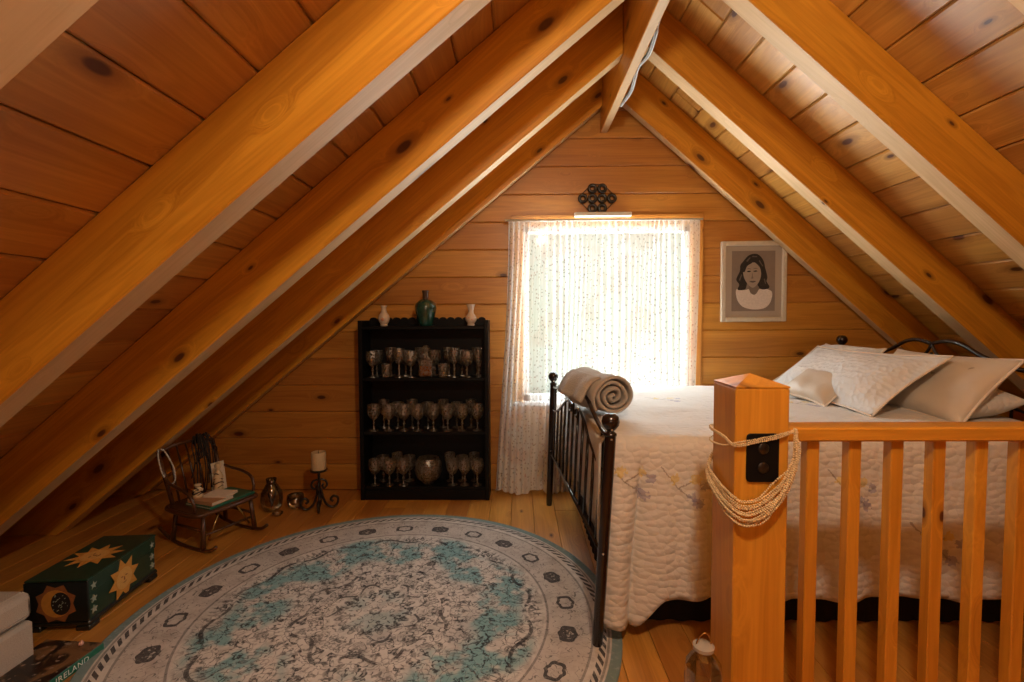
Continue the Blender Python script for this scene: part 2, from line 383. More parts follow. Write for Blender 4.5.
def crom(pts, n=8, closed=False):
    P = [Vector(p) for p in pts]; out = []; N = len(P)
    for i in range(N if closed else N-1):
        if closed: a, b, c, d = P[i-1], P[i], P[(i+1) % N], P[(i+2) % N]
        else: a, b, c, d = P[max(i-1, 0)], P[i], P[i+1], P[min(i+2, N-1)]
        for k in range(n):
            t = k/n
            out.append(.5*((2*b)+(c-a)*t+(2*a-5*b+4*c-d)*t*t+(3*b-a-3*c+d)*t**3))
    if not closed: out.append(P[-1])
    return out

def tube(bm, pts, r, n=8, closed=False, cap=True, flat=1.0):
    pts = [Vector(p) for p in pts]; N = len(pts); rings = []
    lay = bm.verts.layers.float_vector.get('wc')
    prev = None; L = 0
    for i, p in enumerate(pts):
        if closed: t = pts[(i+1) % N]-pts[i-1]
        else: t = pts[min(i+1, N-1)]-pts[max(i-1, 0)]
        if t.length < 1e-9: t = Vector((0, 0, 1))
        t.normalize()
        if prev is None:
            u = t.orthogonal().normalized()
        else:
            u = prev-t*prev.dot(t); u = u.normalized() if u.length > 1e-6 else t.orthogonal().normalized()
        prev = u; w = t.cross(u)
        rr = r[i] if isinstance(r, (list, tuple)) else r
        ring = []
        if i: L += (p-pts[i-1]).length
        for k in range(n):
            a = 2*pi*k/n; v = bm.verts.new(p+u*rr*cos(a)+w*rr*sin(a)*flat); v[lay] = Vector((L, rr*cos(a), rr*sin(a))); ring.append(v)
        rings.append(ring)
    for i in range(N if closed else N-1):
        a, b = rings[i], rings[(i+1) % N]
        for k in range(n): bm.faces.new([a[k], a[(k+1) % n], b[(k+1) % n], b[k]])
    if cap and not closed:
        bm.faces.new(rings[0][::-1]); bm.faces.new(rings[-1])

def lathe(bm, prof, n=16, at=(0, 0, 0), caps=True):
    lay = bm.verts.layers.float_vector.get('wc'); at = Vector(at); rings = []
    for r, z in prof:
        if r < 1e-5:
            v = bm.verts.new(at+Vector((0, 0, z))); v[lay] = v.co.copy(); rings.append([v])
        else:
            ring = []
            for k in range(n):
                v = bm.verts.new(at+Vector((r*cos(2*pi*k/n), r*sin(2*pi*k/n), z))); v[lay] = v.co.copy(); ring.append(v)
            rings.append(ring)
    for a, b in zip(rings, rings[1:]):
        if len(a) == 1 and len(b) == 1: continue
        for k in range(n):
            if len(a) == 1: bm.faces.new([a[0], b[k], b[(k+1) % n]])
            elif len(b) == 1: bm.faces.new([a[k], a[(k+1) % n], b[0]])
            else: bm.faces.new([a[k], a[(k+1) % n], b[(k+1) % n], b[k]])
    if caps:
        if len(rings[0]) > 1: bm.faces.new(rings[0][::-1])
        if len(rings[-1]) > 1: bm.faces.new(rings[-1])

def ball(bm, c, r, n=12, m=8, sz=1.0):
    lathe(bm, [(r*sin(pi*i/m), -r*sz*cos(pi*i/m)) for i in range(m+1)], n, c)

def grid(bm, P, wc=None, closed_u=False):
    """P[i][j] points"""
    lay = bm.verts.layers.float_vector.get('wc'); V = []
    for i, row in enumerate(P):
        r = []
        for j, p in enumerate(row):
            v = bm.verts.new(p); v[lay] = Vector(wc[i][j]) if wc else Vector(p); r.append(v)
        V.append(r)
    for i in range(len(V)-1):
        for j in range(len(V[0])-1): bm.faces.new([V[i][j], V[i+1][j], V[i+1][j+1], V[i][j+1]])
    return V

def hsh(*a):
    x = sin(sum((i+1)*12.9898*v for i, v in enumerate(a)))*43758.5453
    return x-math.floor(x)
def vn(x, y, s=0):
    i, j = math.floor(x), math.floor(y); f, g = x-i, y-j; f = f*f*(3-2*f); g = g*g*(3-2*g)
    return (hsh(i, j, s)*(1-f)+hsh(i+1, j, s)*f)*(1-g)+(hsh(i, j+1, s)*(1-f)+hsh(i+1, j+1, s)*f)*g

# ------------------------------------------------------------------ camera
PIT, YAW, ROL, FPX = .045, -.0138, -.005, 486.32
cp, sp, cy, sy, cr, sr = cos(PIT), sin(PIT), cos(YAW), sin(YAW), cos(ROL), sin(ROL)
fw = Vector((sy*cp, cy*cp, -sp)); r0 = Vector((cy, -sy, 0)); u0 = r0.cross(fw)
rt = cr*r0+sr*u0; up = -sr*r0+cr*u0
cam = bpy.data.cameras.new('camera'); co = bpy.data.objects.new('camera', cam); COL.objects.link(co)
cam.sensor_width = 36; cam.lens = 36*FPX/1024; cam.clip_start = .05
co.matrix_world = Matrix(((rt.x, up.x, -fw.x, 0), (rt.y, up.y, -fw.y, 0), (rt.z, up.z, -fw.z, 1.34), (0, 0, 0, 1)))
S.camera = co

# ------------------------------------------------------------------ setting
BACK, REAR = 3.76, -2.0
sL, aL, sR, aR = .8251, 2.3892, .8743, 3.6075          # rafter undersides
DEP = .305                                              # rafter depth, measured plumb
zl = lambda x: aL+sL*x
zr = lambda x: aR-sR*x
xl = lambda z: (z-aL)/sL
xr = lambda z: (aR-z)/sR
APX = (aR-aL)/(sL+sR); APZ = zl(APX)+DEP

bm = new_bm()
x = -3.4; i = 0
while x < 4.5:
    w = .152
    y = REAR+(hsh(i, 3)*1.5-1.5)
    while y < BACK:
        L = 2.4+hsh(i, y)*1.6
        y0, y1 = max(y, REAR), min(y+L, BACK+.0005)
        if y1-y0 > .05: box(bm, (x+.0008, y0+.0005, -.022), (x+w-.0008, y1-.0005, 0), .0022, 'y')
        y += L
    x += w; i += 1
box(bm, (-3.45, REAR-.02, -.06), (4.5, BACK+.021, -.0225), 0.001, 'y')
struct(finish('floor', bm, M['floor']))

# ceiling boards on both slopes
bm = new_bm()
PITCH = .165
for side in (0, 1):
    s = sL if side == 0 else sR
    ang = math.atan(s); cl = cos(ang)
    edges = []
    if side == 0:
        x = APX
        first = -1.09+PITCH*math.floor((APX+1.09)/PITCH)
        edges = [APX]+[first-PITCH*k for k in range(40) if zl(first-PITCH*k)+DEP > -.15]
    else:
        first = 1.115-PITCH*math.floor((1.115-APX)/PITCH)
        edges = [APX]+[first+PITCH*k for k in range(40) if zr(first+PITCH*k)+DEP > -.15]
    lay = bm.verts.layers.float_vector.get('wc')
    for a, b in zip(edges, edges[1:]):
        if abs(a-b) < .02: continue
        f = zl if side == 0 else zr
        p, q = Vector((a, 0, f(a)+DEP)), Vector((b, 0, f(b)+DEP))
        d = (q-p); L = d.length; d.normalize(); nrm = Vector((-s if side == 0 else s, 0, 1)).normalized()
        mt = Matrix(((d.x, 0, nrm.x, p.x), (0, 1, 0, 0), (d.z, 0, nrm.z, p.z), (0, 0, 0, 1)))
        y = REAR-hsh(a, 1)*2.2
        while y < BACK:
            ln = 2.6+hsh(a, y)*1.4
            y0, y1 = max(y, REAR), min(y+ln, BACK+.03)
            if y1-y0 > .03: box(bm, (.002, y0, 0), (L-.002, y1-.001, .022), .0075, 'y', mt)
            y += ln
    # sheathing above the boards
    f = zl if side == 0 else zr
    a, b = edges[0], edges[-1]
    p, q = Vector((a, 0, f(a)+DEP)), Vector((b, 0, f(b)+DEP))
    d = (q-p); L = d.length; d.normalize(); nrm = Vector((-s if side == 0 else s, 0, 1)).normalized()
    mt = Matrix(((d.x, 0, nrm.x, p.x), (0, 1, 0, 0), (d.z, 0, nrm.z, p.z), (0, 0, 0, 1)))
    box(bm, (-.04, REAR-.1, .024), (L+.2, BACK+.12, .06), .001, 'y', mt)
struct(finish('ceiling', bm, M['board']))

# gable wall with the window opening
WX0, WX1, WZ0, WZ1 = .03, 1.32, .70, 2.055
def gable(name, y0, y1, hole, face):
    bm = new_bm(); h = .2085; z = -.005 + 0; k = 0
    zz = 2.081-h*10
    while zz < APZ:
        z0, z1 = max(zz, 0), min(zz+h, APZ-.01)
        zz += h; k += 1
        if z1-z0 < .02: continue
        zm = (z0+z1)/2
        xa, xb = xl(zm-DEP)-.0, xr(zm-DEP)+.0
        segs = [(xa, xb)]
        if hole and z1 > WZ0+.01 and z0 < WZ1-.01: segs = [(xa, WX0), (WX1, xb)]
        for a, b in segs:
            lowz, hiz = z0, z1
            cuts = [a]
            if b-a > 2.0 and not hole: cuts.append(a+(b-a)*(.25+.5*hsh(k, 5)))
            cuts.append(b)
            for c, d in zip(cuts, cuts[1:]):
                if d-c > .02: box(bm, (c+.0004, y0, lowz+.0008), (d-.0004, y1, hiz-.0008), .0065, 'x')
    lo = y1+.001 if face < 0 else y0-.031
    poly = [(-3.2, 0), (4.4, 0), (APX, APZ+.02)]
    if not hole:
        prism(bm, [(xl(-DEP)-.1, -.055), (xr(-DEP)+.1, -.055), (APX, APZ+.03)], lo, lo+.03)
    else:
        for p in ([(xl(-DEP)-.1, -.055), (WX0, -.055), (WX0, zl(WX0)+DEP)], [(WX1, -.055), (xr(-DEP)+.1, -.055), (WX1, zr(WX1)+DEP)],
                  [(WX0, -.055), (WX1, -.055), (WX1, WZ0), (WX0, WZ0)], [(WX0, WZ1), (WX1, WZ1), (WX1, zr(WX1)+DEP), (APX, APZ), (WX0, zl(WX0)+DEP)]):
            prism(bm, p, lo, lo+.03)
    return struct(finish(name, bm, M['wallboard']))
gable('wall_back', BACK, BACK+.022, True, -1)
gable('wall_front', REAR-.022, REAR, False, 1)

# window
bm = new_bm()
for a in ((WX0-.085, WX0+.005, WZ0-.08, WZ1+.065), (WX1-.005, WX1+.085, WZ0-.08, WZ1+.065)):
    box(bm, (a[0], BACK-.02, a[2]), (a[1], BACK-.0005, a[3]), .003, 'z')
box(bm, (WX0-.085, BACK-.022, WZ1-.005), (WX1+.085, BACK-.0008, WZ1+.075), .003, 'x')
win = struct(finish('window_1', bm, M['wallboard']))
bm = new_bm(); box(bm, (WX0-.10, BACK-.045, WZ0-.028), (WX1+.10, BACK+.03, WZ0+.002), .004, 'x'); finish('sill', bm, M['greywall'], win)
bm = new_bm()
for a, b, c, d in ((WX0, WX0+.05, WZ0, WZ1), (WX1-.05, WX1, WZ0, WZ1), (WX0, WX1, WZ0, WZ0+.05), (WX0, WX1, WZ1-.05, WZ1)):
    box(bm, (a, BACK+.022, c), (b, BACK+.07, d), .004, 'z')
finish('window_frame', bm, M['greywall'], win)
for a, b in ((WX0+.05, WX1-.05),):
    bm = new_bm(); box(bm, (a, BACK+.042, WZ0+.05), (b, BACK+.048, WZ1-.05), .0005); finish('pane', bm, M['pane'], win)

# ------------------------------------------------------------------ rafters and ridge
RX0, RX1 = .622, .678
YS = [.679, 1.4447, 2.2, 2.9438, 3.6501]
TH = .1057
LL = ['pine rafter cut off by the top corner, on the side without the bed',
      'broad orange pine rafter with a long drying crack, in front of the others',
      'honey pine rafter with dark knots, next behind the broad cracked rafter',
      'shaded pine rafter with dark oval knots, ending above the miniature rocking chair',
      'slim-looking pine rafter against the gable wall, ending beside the black glass cabinet']
LR = ['pine rafter over the bed side, only its pale underside showing at the top corner',
      'wide orange pine rafter over the bed slope with twin round knots near the ridge',
      'pine rafter whose pale underside runs down to the iron headboard, second from the gable wall',
      'pine rafter against the gable wall, crossing the corner of the framed portrait']
def rafter(left, y, y1, label):
    bm = new_bm()
    if left: poly = [(RX0, zl(RX0)), (RX0, zl(RX0)+DEP-.001), (xl(-DEP)+.002, 0.0), (xl(0), 0.0)]; s = sL
    else: poly = [(RX1+.001, zr(RX1)), (xr(0), 0.0), (xr(-DEP)-.002, 0.0), (RX1+.001, zr(RX1)+DEP-.001)]; s = -sR
    prism(bm, poly, y, y1, 'xz', .004)
    q = 1/sqrt(1+s*s); o = Vector((RND.uniform(0, 30), RND.uniform(0, 30), RND.uniform(0, 30)))
    o_ = finish('rafter', bm, M['rafter'], None, False, lambda c: ((c.x+s*c.z)*q+o.x, (c.z-s*c.x)*q+o.y, c.y+o.z), [M['rafter'], M['pale_pine']])
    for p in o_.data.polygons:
        if p.normal.z < -.5 and p.area > .05: p.material_index = 1      # paler wood colour on the underside faces
    tagit(o_, label, 'beam', 'sloping roof rafters')
for k, y in enumerate(YS):
    rafter(True, y, min(y+TH, BACK-.031), LL[k])
    if k: rafter(False, y, min(y+TH, BACK-.031), LR[k-1])
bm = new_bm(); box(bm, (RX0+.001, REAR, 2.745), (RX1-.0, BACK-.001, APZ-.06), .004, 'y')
rb_ = finish('ridge_beam', bm, None, None, False, None, [M['rafter'], M['pale_pine']])
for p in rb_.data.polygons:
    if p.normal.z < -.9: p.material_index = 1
tagit(rb_, 'narrow pine ridge beam at the roof peak where the rafters meet', 'beam')
for k, (mm, nm) in enumerate((('gray', 'grey'), ('cablewhite', 'white'), ('cablegreen', 'green'), ('cablewhite', 'white'))):
    bm = new_bm(); dx = RX1+.007+.0112*(k % 2); dz = 0; DZ = .0112*(k//2)
    pts = crom([(dx, 3.35, 2.765+dz*.5), (dx+.012, 3.1, 2.745+dz*.8), (dx+.004, 2.95, 2.762+dz*.5), (dx, 2.86, 2.775+dz*.4), (dx+.012, 2.68, 2.75+dz), (dx+.006, 2.52, 2.77+dz*.5), (dx, 2.42, 2.80+dz*.3), (dx+.005, 1.9, 2.82+dz*.5), (dx+.002, .2, 2.83+dz*.5)], 8)
    pts = [p+Vector((0, 0, DZ)) for p in pts]
    tube(bm, pts, .0046, 6)
    lab = {'gray': 'grey electrical cable stapled along the ridge beam', 'cablegreen': 'dull green electrical cable in the bundle under the ridge beam', 'cablewhite': 'white electrical cable in the bundle stapled under the ridge beam'}[mm]
    tagit(finish('cable', bm, M[mm], None, 'all'), lab, 'cable', 'cables on the ridge beam')

# ------------------------------------------------------------------ rug
bm = new_bm(); RC = (-.659, 2.155)
prof = [(0, .001), (RUG_R-.004, .001), (RUG_R, .004), (RUG_R, .009), (RUG_R-.005, .012)]
lathe(bm, prof, 128)
n = 128
ring = [v for v in bm.verts if abs(v.co.z-.012) < 1e-6]
rug = finish('round_rug', bm, M['rug'])
rug.location = (RC[0], RC[1], 0)
tagit(rug, 'large round grey and turquoise patterned rug on the plank floor', 'rug')

# ------------------------------------------------------------------ railing
NX0, NX1, NY0, NY1 = .640, .799, 1.435, 1.600
rl = thing('railing', 'pine stair railing with square newel post and plain balusters', 'railing', ((NX0+NX1)/2, (NY0+NY1)/2, 0))
iv = Matrix.Translation((-(NX0+NX1)/2, -(NY0+NY1)/2, 0))
def rel(bm): bmesh.ops.transform(bm, matrix=iv, verts=bm.verts[:]); return bm
bm = new_bm(); box(bm, (NX0, NY0, 0), (NX1, NY1, 1.132), .004, 'z')
newel = finish('newel_post', rel(bm), M['rail'], rl)
bm = new_bm(); lay = bm.verts.layers.float_vector.get('wc')
cx, cyy = (NX0+NX1)/2, (NY0+NY1)/2; e = .004
lo_ = [(NX0, NY0), (NX1, NY0), (NX1, NY1), (NX0, NY1)]
b0 = [bm.verts.new((a, b, 1.1325)) for a, b in lo_]; b1 = [bm.verts.new((a, b, 1.137)) for a, b in lo_]; t_ = bm.verts.new((cx, cyy, 1.168))
bm.faces.new(b0[::-1])
for i in range(4):
    bm.faces.new([b0[i], b0[(i+1) % 4], b1[(i+1) % 4], b1[i]]); bm.faces.new([b1[i], b1[(i+1) % 4], t_])
for v in bm.verts: v[lay] = Vector((v.co.z*.3+4, v.co.x, v.co.y))
finish('cap', rel(bm), M['rail'], newel)
bm = new_bm()
pl = []
for cxp, czp, a0 in ((.755, .987, 0), (.684, .987, 90), (.684, .866, 180), (.755, .866, 270)):
    for k in range(6): a = math.radians(a0+k*18); pl.append((cxp+.012*cos(a), czp+.012*sin(a)))
prism(bm, pl, NY0-.007, NY0-.0003, 'xz', .0015)
ob = finish('outlet_plate', rel(bm), M['black'], newel)
for z in (.898, .955):
    bm = new_bm()
    lathe(bm, [(.0, 0), (.015, 0), (.017, .002), (.015, .004), (0, .004)], 20, (0, 0, 0))
    for v in bm.verts:
        v.co = Vector((.7195+v.co.x, NY0-.0068-v.co.z, z+v.co.y))
    finish('outlet_socket', rel(bm), M['iron'], ob, 'all')
RXE = 2.75
bm = new_bm(); box(bm, (NX1+.0006, 1.468, .964), (RXE, 1.556, 1.007), .005, 'x'); finish('handrail', rel(bm), M['rail'], rl)
x = .888
while x < RXE-.05:
    bm = new_bm(); box(bm, (x, 1.4935, .0), (x+.038, 1.5315, .9635), .003, 'z'); finish('baluster', rel(bm), M['rail'], rl)
    x += .1285

# bead garland looped round the newel
gar = thing('bead_garland', 'straw-coloured bead garland of many strands draped round the newel post', 'garland', (.72, 1.42, .96))
gv = Matrix.Translation((-.72, -1.42, -.96))
def beads(path, r, step, jit=.0):
    bm = new_bm(); acc = 0; lay = bm.verts.layers.float_vector.get('wc')
    last = path[0]; pos = [path[0]]
    for p in path[1:]:
        d = (p-last).length
        while acc+d >= step:
            f = (step-acc)/d; last = last.lerp(p, f); d = (p-last).length; acc = 0; pos.append(last.copy())
        acc += d; last = p
    for k, p in enumerate(pos):
        q = p+Vector((RND.uniform(-jit, jit), RND.uniform(-jit, jit), RND.uniform(-jit, jit)))
        ball(bm, q, r*RND.uniform(.8, 1.15), 6, 4)
    return bm
for k in range(16):
    j = lambda s: RND.uniform(-s, s)
    dz = RND.uniform(-.030, .060); o = RND.uniform(0, .018)
    pts = [(.812+j(.003), 1.425+j(.006), 1.005+j(.008)), (.806+j(.006), 1.418-o, .955+j(.01)), (.790+j(.012), 1.415-o, .885+dz*.5), (.748+j(.012), 1.413-o, .805+dz), (.700+j(.01), 1.414-o, .762+dz), (.655, 1.418-o, .752+dz),
           (.633-o*.4, 1.435, .765+dz), (.630-o*.7, 1.51, .785+dz*.8), (.628-o*.5, 1.598, .83+dz*.5), (.650, 1.611+o*.4, .885+dz*.3), (.73, 1.611, .955), (.797, 1.609, .990)]
    bm = beads(crom(pts, 8), .0036, .0066, .0007); bmesh.ops.transform(bm, matrix=gv, verts=bm.verts[:])
    finish('strand', bm, M['bead'], gar, 'all')
for k in range(3):
    j = lambda s: RND.uniform(-s, s); dz = k*.005
    pts = [(.78, 1.6085, .995+dz*.5), (.655, 1.6085, .985+dz-(.04 if k == 2 else 0)), (.6305, 1.598, .978+dz-(.05 if k == 2 else 0)), (.633, 1.50, .972+dz-(.035 if k == 2 else 0)), (.637, 1.428, .962+dz), (.70, 1.424, .974+dz), (.76, 1.421, .988+dz), (.811, 1.426, 1.006+dz*.5)]
    bm = beads(crom(pts, 8), .0030, .0058, .0004); bmesh.ops.transform(bm, matrix=gv, verts=bm.verts[:])
    finish('strand', bm, M['bead'], gar, 'all')

# glass jar in front of the newel
jar = thing('glass_jar', 'tall clear glass jar with neck ring standing at the foot of the newel post', 'jar', (.526, 1.36, 0))
bm = new_bm()
pr = [(.0, .004), (.048, .004), (.054, .012), (.055, .32), (.052, .345), (.036, .372), (.024, .385), (.024, .405)]
lathe(bm, pr, 8, caps=False); inner = [(r*.93 if r > 0 else 0, z+.004*(r == 0)) for r, z in pr]
finish('body', bm, M['glass'], jar)
bm = new_bm(); lathe(bm, [(.024, .392), (.029, .394), (.030, .404), (.024, .408), (0, .411)], 16); finish('stopper', bm, plain('grey_glass_stopper', (.40, .37, .33), .2, coat=.8), jar, True)
bm = new_bm(); tube(bm, crom([(-.022, 0, .405), (-.012, 0, .428), (.004, 0, .440), (.016, 0, .430), (.022, 0, .405)], 6), .0022, 6); finish('wire_bail', bm, M['brass'], jar, 'all')

# ------------------------------------------------------------------ bed
def fx(Y, z):
    t = (3.45-Y)/1.52
    return .214+.10*t+(.034+.022*t)*z/.95
bed = thing('bed', 'black metal bed with ball-topped posts and scrolled footboard', 'bed', (1.3, 2.72, 0))
bv = Matrix.Translation((-1.3, -2.72, 0))
def B(name, bm, mat, parent, smooth='all'):
    bmesh.ops.transform(bm, matrix=bv, verts=bm.verts[:]); return finish(name, bm, mat, parent, smooth)
def post(X, Y, ztop, lean=True):
    f = (lambda z: fx(Y, z)) if lean else (lambda z: X)
    bm = new_bm(); z_ = .0128 if (lean and Y < 2.5) else 0
    zs = [z_, z_+.02, .3, ztop-.09]
    tube(bm, [(f(z), Y, z) for z in zs], [.019, .0215, .0225, .0225], 14)
    p = B('post', bm, M['brownmetal'], bed, True)
    bm = new_bm(); z0 = ztop-.0895
    lathe(bm, [(.0, 0), (.025, 0), (.026, .008), (.019, .014), (.013, .019), (.021, .026), (.033, .042), (.0365, .058), (.032, .076), (.019, .089), (.0, .091)], 18, (f(z0), Y, z0)); B('finial', bm, M['brownmetal'], p)
    if lean:
        for z in (.40, .862, .90):
            bm = new_bm(); ball(bm, (f(z)-.004*(z < .5), Y-.0225, z), .0055, 8, 6); B('bolt', bm, M['chrome'], p)
    return p
FN, FF = 1.93, 3.45
post(0, FN, .962); post(0, FF, .962)
MID = (FN+FF)/2
fp = lambda Y, z: (fx(Y, z), Y, z)
# footboard: top wave, lower scroll, rail, spindles
bm = new_bm()
half = [(FN+.02, .862), (FN+.14, .868), (FN+.28, .900), (FN+.42, .945), (FN+.56, .968), (FN+.68, .955), (MID, .925)]
for sgn in (1, -1):
    tube(bm, crom([fp(Y if sgn > 0 else 2*MID-Y, z) for Y, z in half], 8), .0105, 10)
fbd = B('foot_rail', bm, M['brownmetal'], bed)
bm = new_bm()
for sgn in (1, -1):
    q = [(FN+.02, .70), (FN+.16, .712), (FN+.34, .765), (FN+.50, .835), (FN+.62, .865), (FN+.70, .85), (FN+.70, .82), (FN+.655, .815)]
    tube(bm, crom([fp(Y if sgn > 0 else 2*MID-Y, z) for Y, z in q], 8), .008, 8)
B('scroll', bm, M['brownmetal'], bed)
bm = new_bm(); tube(bm, [fp(FN+.015, .385), fp(MID, .385), fp(FF-.015, .385)], .0115, 10); B('foot_rail', bm, M['brownmetal'], bed)
NS = 11
def scz(Y):
    Y = Y if Y < MID else 2*MID-Y; d = Y-FN
    for (a, za), (b, zb) in zip(((.0, .70), (.16, .712), (.34, .765), (.5, .835), (.62, .865), (.76, .93)), ((.16, .712), (.34, .765), (.5, .835), (.62, .865), (.76, .93), (.9, .9))):
        if a <= d <= b: return za+(zb-za)*(d-a)/(b-a)
    return .9
for k in range(NS):
    Y = FN+(FF-FN)*(k+1)/(NS+1); top = scz(Y)
    if k in (0, NS-1): top = .862
    bm = new_bm(); tube(bm, [fp(Y, .385), fp(Y, top)], .0072, 8); B('spindle', bm, M['brownmetal'], bed)
# head end
HX = 2.34
for Y in (2.02, 3.55): post(HX, Y, 1.21, False)
HM = 2.785
bm = new_bm()
hh = [(2.04, 1.085), (2.18, 1.085), (2.34, 1.098), (2.48, 1.14), (2.60, 1.195), (2.69, 1.208), (HM, 1.19)]
for sgn in (1, -1): tube(bm, crom([(HX, Y if sgn > 0 else 2*HM-Y, z) for Y, z in hh], 8), .0115, 10)
B('head_rail', bm, M['brownmetal'], bed)
bm = new_bm()
for sgn in (1, -1): tube(bm, crom([(HX, HM+sgn*a, z) for a, z in ((.0, 1.19), (.03, 1.14), (.12, 1.06), (.25, .98), (.5, .90), (.74, .88))], 8), .008, 8)
B('scroll', bm, M['brownmetal'], bed)
bm = new_bm(); tube(bm, [(HX, 2.02, .50), (HX, 3.55, .50)], .011, 10); B('head_rail', bm, M['brownmetal'], bed)
for k in range(9):
    Y = 2.02+1.53*(k+1)/10
    bm = new_bm(); tube(bm, [(HX, Y, .50), (HX, Y, .89+.25*(1-min(1, abs(Y-HM)/.5)))], .007, 8); B('spindle', bm, M['brownmetal'], bed)
for Y in (2.06, 3.47):
    bm = new_bm(); box(bm, (.36, Y-.012, .36), (HX-.02, Y+.012, .42), .003); B('side_rail', bm, M['brownmetal'], bed, False)
bm = new_bm()
def rbox(bm, lo, hi, r, n=4):
    box(bm, lo, hi, r)
rbox(bm, (.40, 2.03, .42), (2.30, 3.51, .825), .05); B('mattress', bm, M['mattress'], bed, True)
# pleated black skirt
bm = new_bm(); P = []
path = [(2.30, 2.10)]
nx = 120
pts = [(2.30-(2.30-.42)*k/nx, 2.105+.006*sin(k*1.1)+.004*sin(k*.37)) for k in range(nx+1)]+[(.42+.005*sin(k*1.3), 2.105+(3.46-2.105)*k/80) for k in range(1, 81)]
P = [[Vector((a, b, z)) for z in (.004, .15, .3, .419)] for a, b in pts]
grid(bm, P); B('bed_skirt', bm, M['valance'], bed)

# quilt
bm = new_bm()
NXQ, NSQ = 150, 110
TOPZ = .846; QY1 = 3.535; QY0 = 1.985
def qprof(s, hem, xx):
    """s in metres measured from far hem; returns (Y,z)"""
    farh = .30; rr = .05; top = QY1-QY0-2*rr; arc = rr*pi/2
    if s < farh: return QY1, TOPZ-rr-(farh-s)
    s -= farh
    if s < arc: a = s/rr; return QY1-rr+rr*cos(a), TOPZ-rr+rr*sin(a)
    s -= arc
    if s < top: return QY1-rr-s, TOPZ
    s -= top
    if s < arc: a = s/rr; return QY0+rr-rr*sin(a), TOPZ-rr+rr*cos(a)
    s -= arc
    return QY0-.05*s*0, TOPZ-rr-s
base = .30+.05*pi+(QY1-QY0-.1)
P, W = [], []
for i in range(NXQ+1):
    X = .372+(2.315-.372)*i/NXQ
    c_ = max(0.0, min(1.0, (.60-X)/.10)); c_ = c_*c_*(3-2*c_)
    hem = .188+.008*sin(X*9)+.006*sin(X*23)-.11*c_
    side = TOPZ-.05-hem; row, wr = [], []
    for j in range(NSQ+1):
        t = j/NSQ
        s = t*(base+side)
        Y, z = qprof(s, hem, X)
        dn = max(0, (TOPZ-.05-z)) if s > base-.02 else 0
        if s > base:
            k = min(1, dn/.35)
            Y += k*(.014*sin(X*17+.6*sin(X*5))+.008*sin(X*41)) - .03*dn
            # folded corner at the foot
            g = math.exp(-((X-.485-.05*(.5-dn))/.016)**2); Y += .040*g*min(1, dn/.2)
            Y -= .035*c_*min(1, dn/.25)*math.exp(-((X-.43)/.06)**2)
            X2 = X - c_*.035*min(1, dn/.5)*(1-(X-.372)/.3)
        else:
            X2 = X
            z += .012*(vn(X*5, Y*5)-.5)+.006*(vn(X*14, Y*14, 3)-.5)
            z += .012*math.exp(-((X-2.0)/.35)**2)
        row.append(Vector((X2, Y, z))); wr.append(Vector((X, s, 0)))
    P.append(row); W.append(wr)
V = grid(bm, P, W)
# foot end drop
P2, W2 = [], []
for k in range(14):
    t = k/13; row, wr = [], []
    for j in range(60):
        Y = QY1-.02-(QY1-QY0-.04)*j/59
        a = min(1, t*3)
        X = .374-.030*sin(a*pi/2)+.006*sin(Y*21)*t; z = TOPZ-.004-.03*(1-cos(a*pi/2))-max(0, t-.33)*.62
        row.append(Vector((X, Y, z))); wr.append(Vector((.3-t*.4, 3.5-Y, 0)))
    P2.append(row); W2.append(wr)
grid(bm, P2, W2)
q = finish('quilt', bm, M['quilt'], None, 'all')
md = q.modifiers.new('thickness', 'SOLIDIFY'); md.thickness = .009; md.offset = 1
tagit(q, 'cream quilted bedspread with embroidered flower sprays over the metal bed', 'quilt')

# pillows
def pillow(name, label, mat, w, h, th, mtx, piping=True, flange=0.0, sag=.02, seed=0, cat='pillow'):
    bm = new_bm(); n, m = 36, 28
    def edge(u, v):
        pin = 1-.06*(1-abs(v)**2)*abs(u)**3; pin2 = 1-.12*(1-abs(u)**2)*abs(v)**3
        return Vector((u*w/2*pin, v*h/2*pin2, 0))
    for sgn in (1, -1):
        P, W = [], []
        for i in range(n+1):
            u = -1+2*i/n; r, q = [], []
            for j in range(m+1):
                v = -1+2*j/m; p = edge(u, v)
                ue, ve = min(1, abs(u)/(1-flange)), min(1, abs(v)/(1-flange*w/h))
                t = max(0, (1-ue**3.0))*max(0, (1-ve**3.0))
                p.z = sgn*(.0035*min(1, 8*(1-max(abs(u), abs(v)))))+sgn*th/2*(t**.62)*(1+.35*(vn(u*2.2+seed, v*2.2, seed)-.5))
                p.z += sag*(vn(u*1.6+seed*3, v*1.6, seed+5)-.5)*(1-.6*max(abs(u), abs(v)))
                r.append(p); q.append(Vector((u*w/2+seed, v*h/2, 0)))
            P.append(r); W.append(q)
        grid(bm, P, W)
    bmesh.ops.remove_doubles(bm, verts=bm.verts[:], dist=.0004)
    o = finish(name, bm, mat, None, 'all'); o.matrix_world = mtx
    tagit(o, label, cat)
    if piping:
        bm = new_bm(); pts = []
        for k in range(30): pts.append(edge(-1+2*k/30, -1))
        for k in range(24): pts.append(edge(1, -1+2*k/24))
        for k in range(30): pts.append(edge(1-2*k/30, 1))
        for k in range(24): pts.append(edge(-1, 1-2*k/24))
        for p in pts: p.z += sag*(vn(p.x/w*3.2+seed*3, p.y/h*3.2, seed+5)-.5)*.4
        tube(bm, pts, .006, 6, True); finish('piping', bm, M['piping'], o, 'all')
    return o
